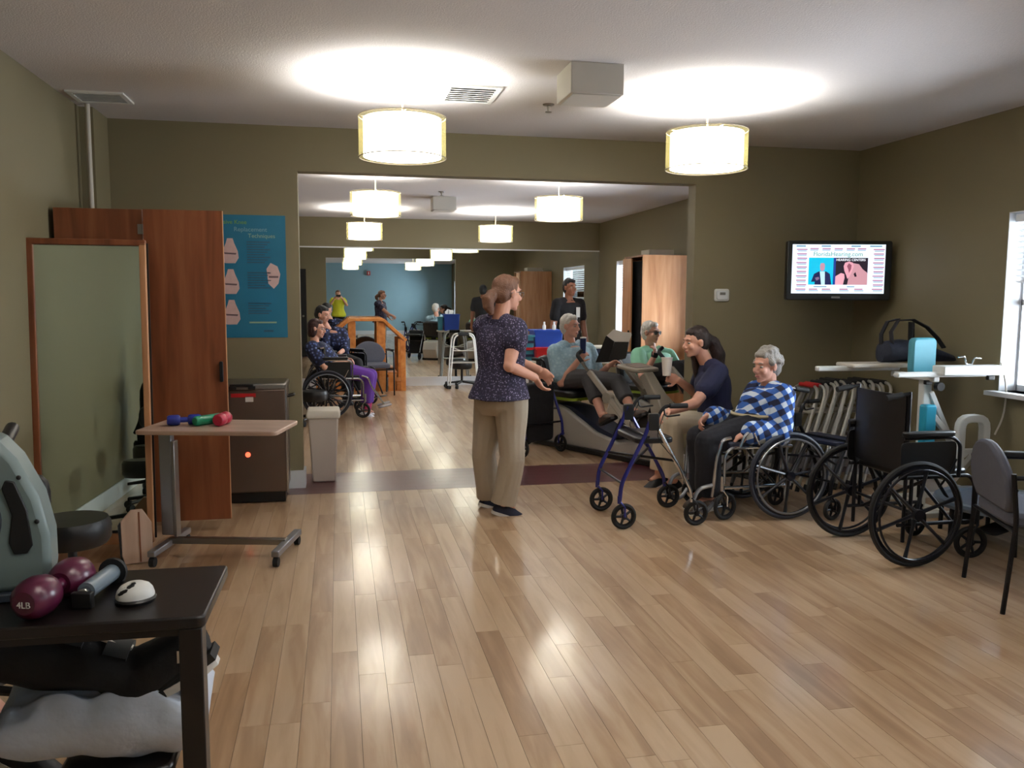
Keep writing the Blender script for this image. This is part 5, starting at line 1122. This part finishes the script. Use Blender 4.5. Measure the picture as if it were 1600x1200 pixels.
# patient at the left edge: walking boot on the pillow, hand on the ergometer
J = dict(hipL=V((-1.47, 2.02, .53)), hipR=V((-1.44, 1.84, .53)), knR=at(-25, 1000, 2.44), anR=at(215, 1052, 2.42), toeR=at(305, 1000, 2.42), knL=V((-1.10, 2.45, .52)), anL=pz(at(70, 1150, 2.62), .17), toeL=V((-.70, 2.60, .04)),
         shL=V((-1.42, 2.14, 1.02)), shR=V((-1.40, 1.79, 1.00)), elL=V((-1.20, 2.42, .92)), elR=V((-1.22, 1.80, .80)), wrL=V((-1.00, 2.62, 1.03)), wrR=V((-1.14, 1.98, .72)), head=V((-1.38, 1.97, 1.27)), neck=V((-1.41, 1.97, 1.09)))
J['anL'] = atz(34, 1158, .10); J['toeL'] = J['anL']+V((.14, -.03, -.06))
T, hp, R = person('patient at the left edge with a black walking boot, hand on the ergometer', J, (.95, .2, -.1), 'skin_fair', .008,
    hands={'L': ((.8, -.1, -.35), (.3, .0, -.9), 1, .8), 'R': ((.9, 0, -.1), (0, 0, -1), -1, .8)}, hair=('hair_black', 'cap'), top=('black_cloth', 1.85, -.02, .03, (.008, 8, .8)), bottom=('black_cloth', .35, .014, .0, None), body_w=1.05, shoulder_fwd=(1, 0, 0), shoes=('shoe_black', 'sole_white'))
bt = thing('walking_boot', 'black walking boot with grey straps resting on the white pillow', 'orthopedic boot', J['anR'])
K, A, O = J['knR'], J['anR'], J['toeR']
mb = MB(); mb.tube([K.lerp(A, .1), K.lerp(A, .4), K.lerp(A, .8), A+V((.01, 0, -.01))], [.10, .095, .072, .066], 20); 
u_ = (O-A).normalized(); heel = A-u_*.06+V((.015, 0, -.03)); mb.tube([heel, A+u_*.05, A+u_*.14, O+u_*.03], [.062, .068, .060, .045], 16); mb.ell(heel, (.065, .06, .06))
remesh(mb, .008, 'boot_shell', mat('boot_black', (13, 13, 15), .75, bump=(14, .7, .012), var=.2), bt, 4, (.01, 9, 1))
ax_ = (A-K).normalized()
for k, (q, r) in enumerate(((.55, .094), (.84, .078))):
    c0 = K.lerp(A, q); m1 = MB(); sd = V((0, 1, 0)); upv = ax_.cross(sd); upv = upv if upv.z > 0 else -upv
    m1.loft([[c0+ax_*x*.7+(sd*cos(a)+upv*sin(a))*(r+h_) for a in [rad(35)+rad(100)*j/12 for j in range(13)]] for x, h_ in ((-.045, -.01), (-.045, .006), (.045, .006), (.045, -.01))], False, False).build('strap', mat('strap_grey', (56, 58, 60), .7), bt, True)
MB().tube([K.lerp(A, .45)+V((0, -.01, .098)), K.lerp(A, .98)+V((0, -.01, .076))], .009, 4, sq=(1, .5)).build('metal_stay', 'aluminium', bt, True)
s_ = MB(); sole = V((u_.z, 0, -u_.x))
s_.tube([heel+sole*.055-u_*.03, A+u_*.05+sole*.075, O+sole*.055+u_*.03], .03, 4, sq=(1.5, .4)).build('boot_sole', 'black_rubber', bt, True)
for z in (.35, .75): c0 = A.lerp(O, z)+V((.01, -.055, .0)); MB().box(c0, (.02, .012, .035)).build('buckle', 'chrome', bt, True)
rolling_stool('black rolling stool under the patient at the left edge', (-1.45, 1.93, 0), .2, .47, .18)
bpy.data.scenes.remove(TMP)
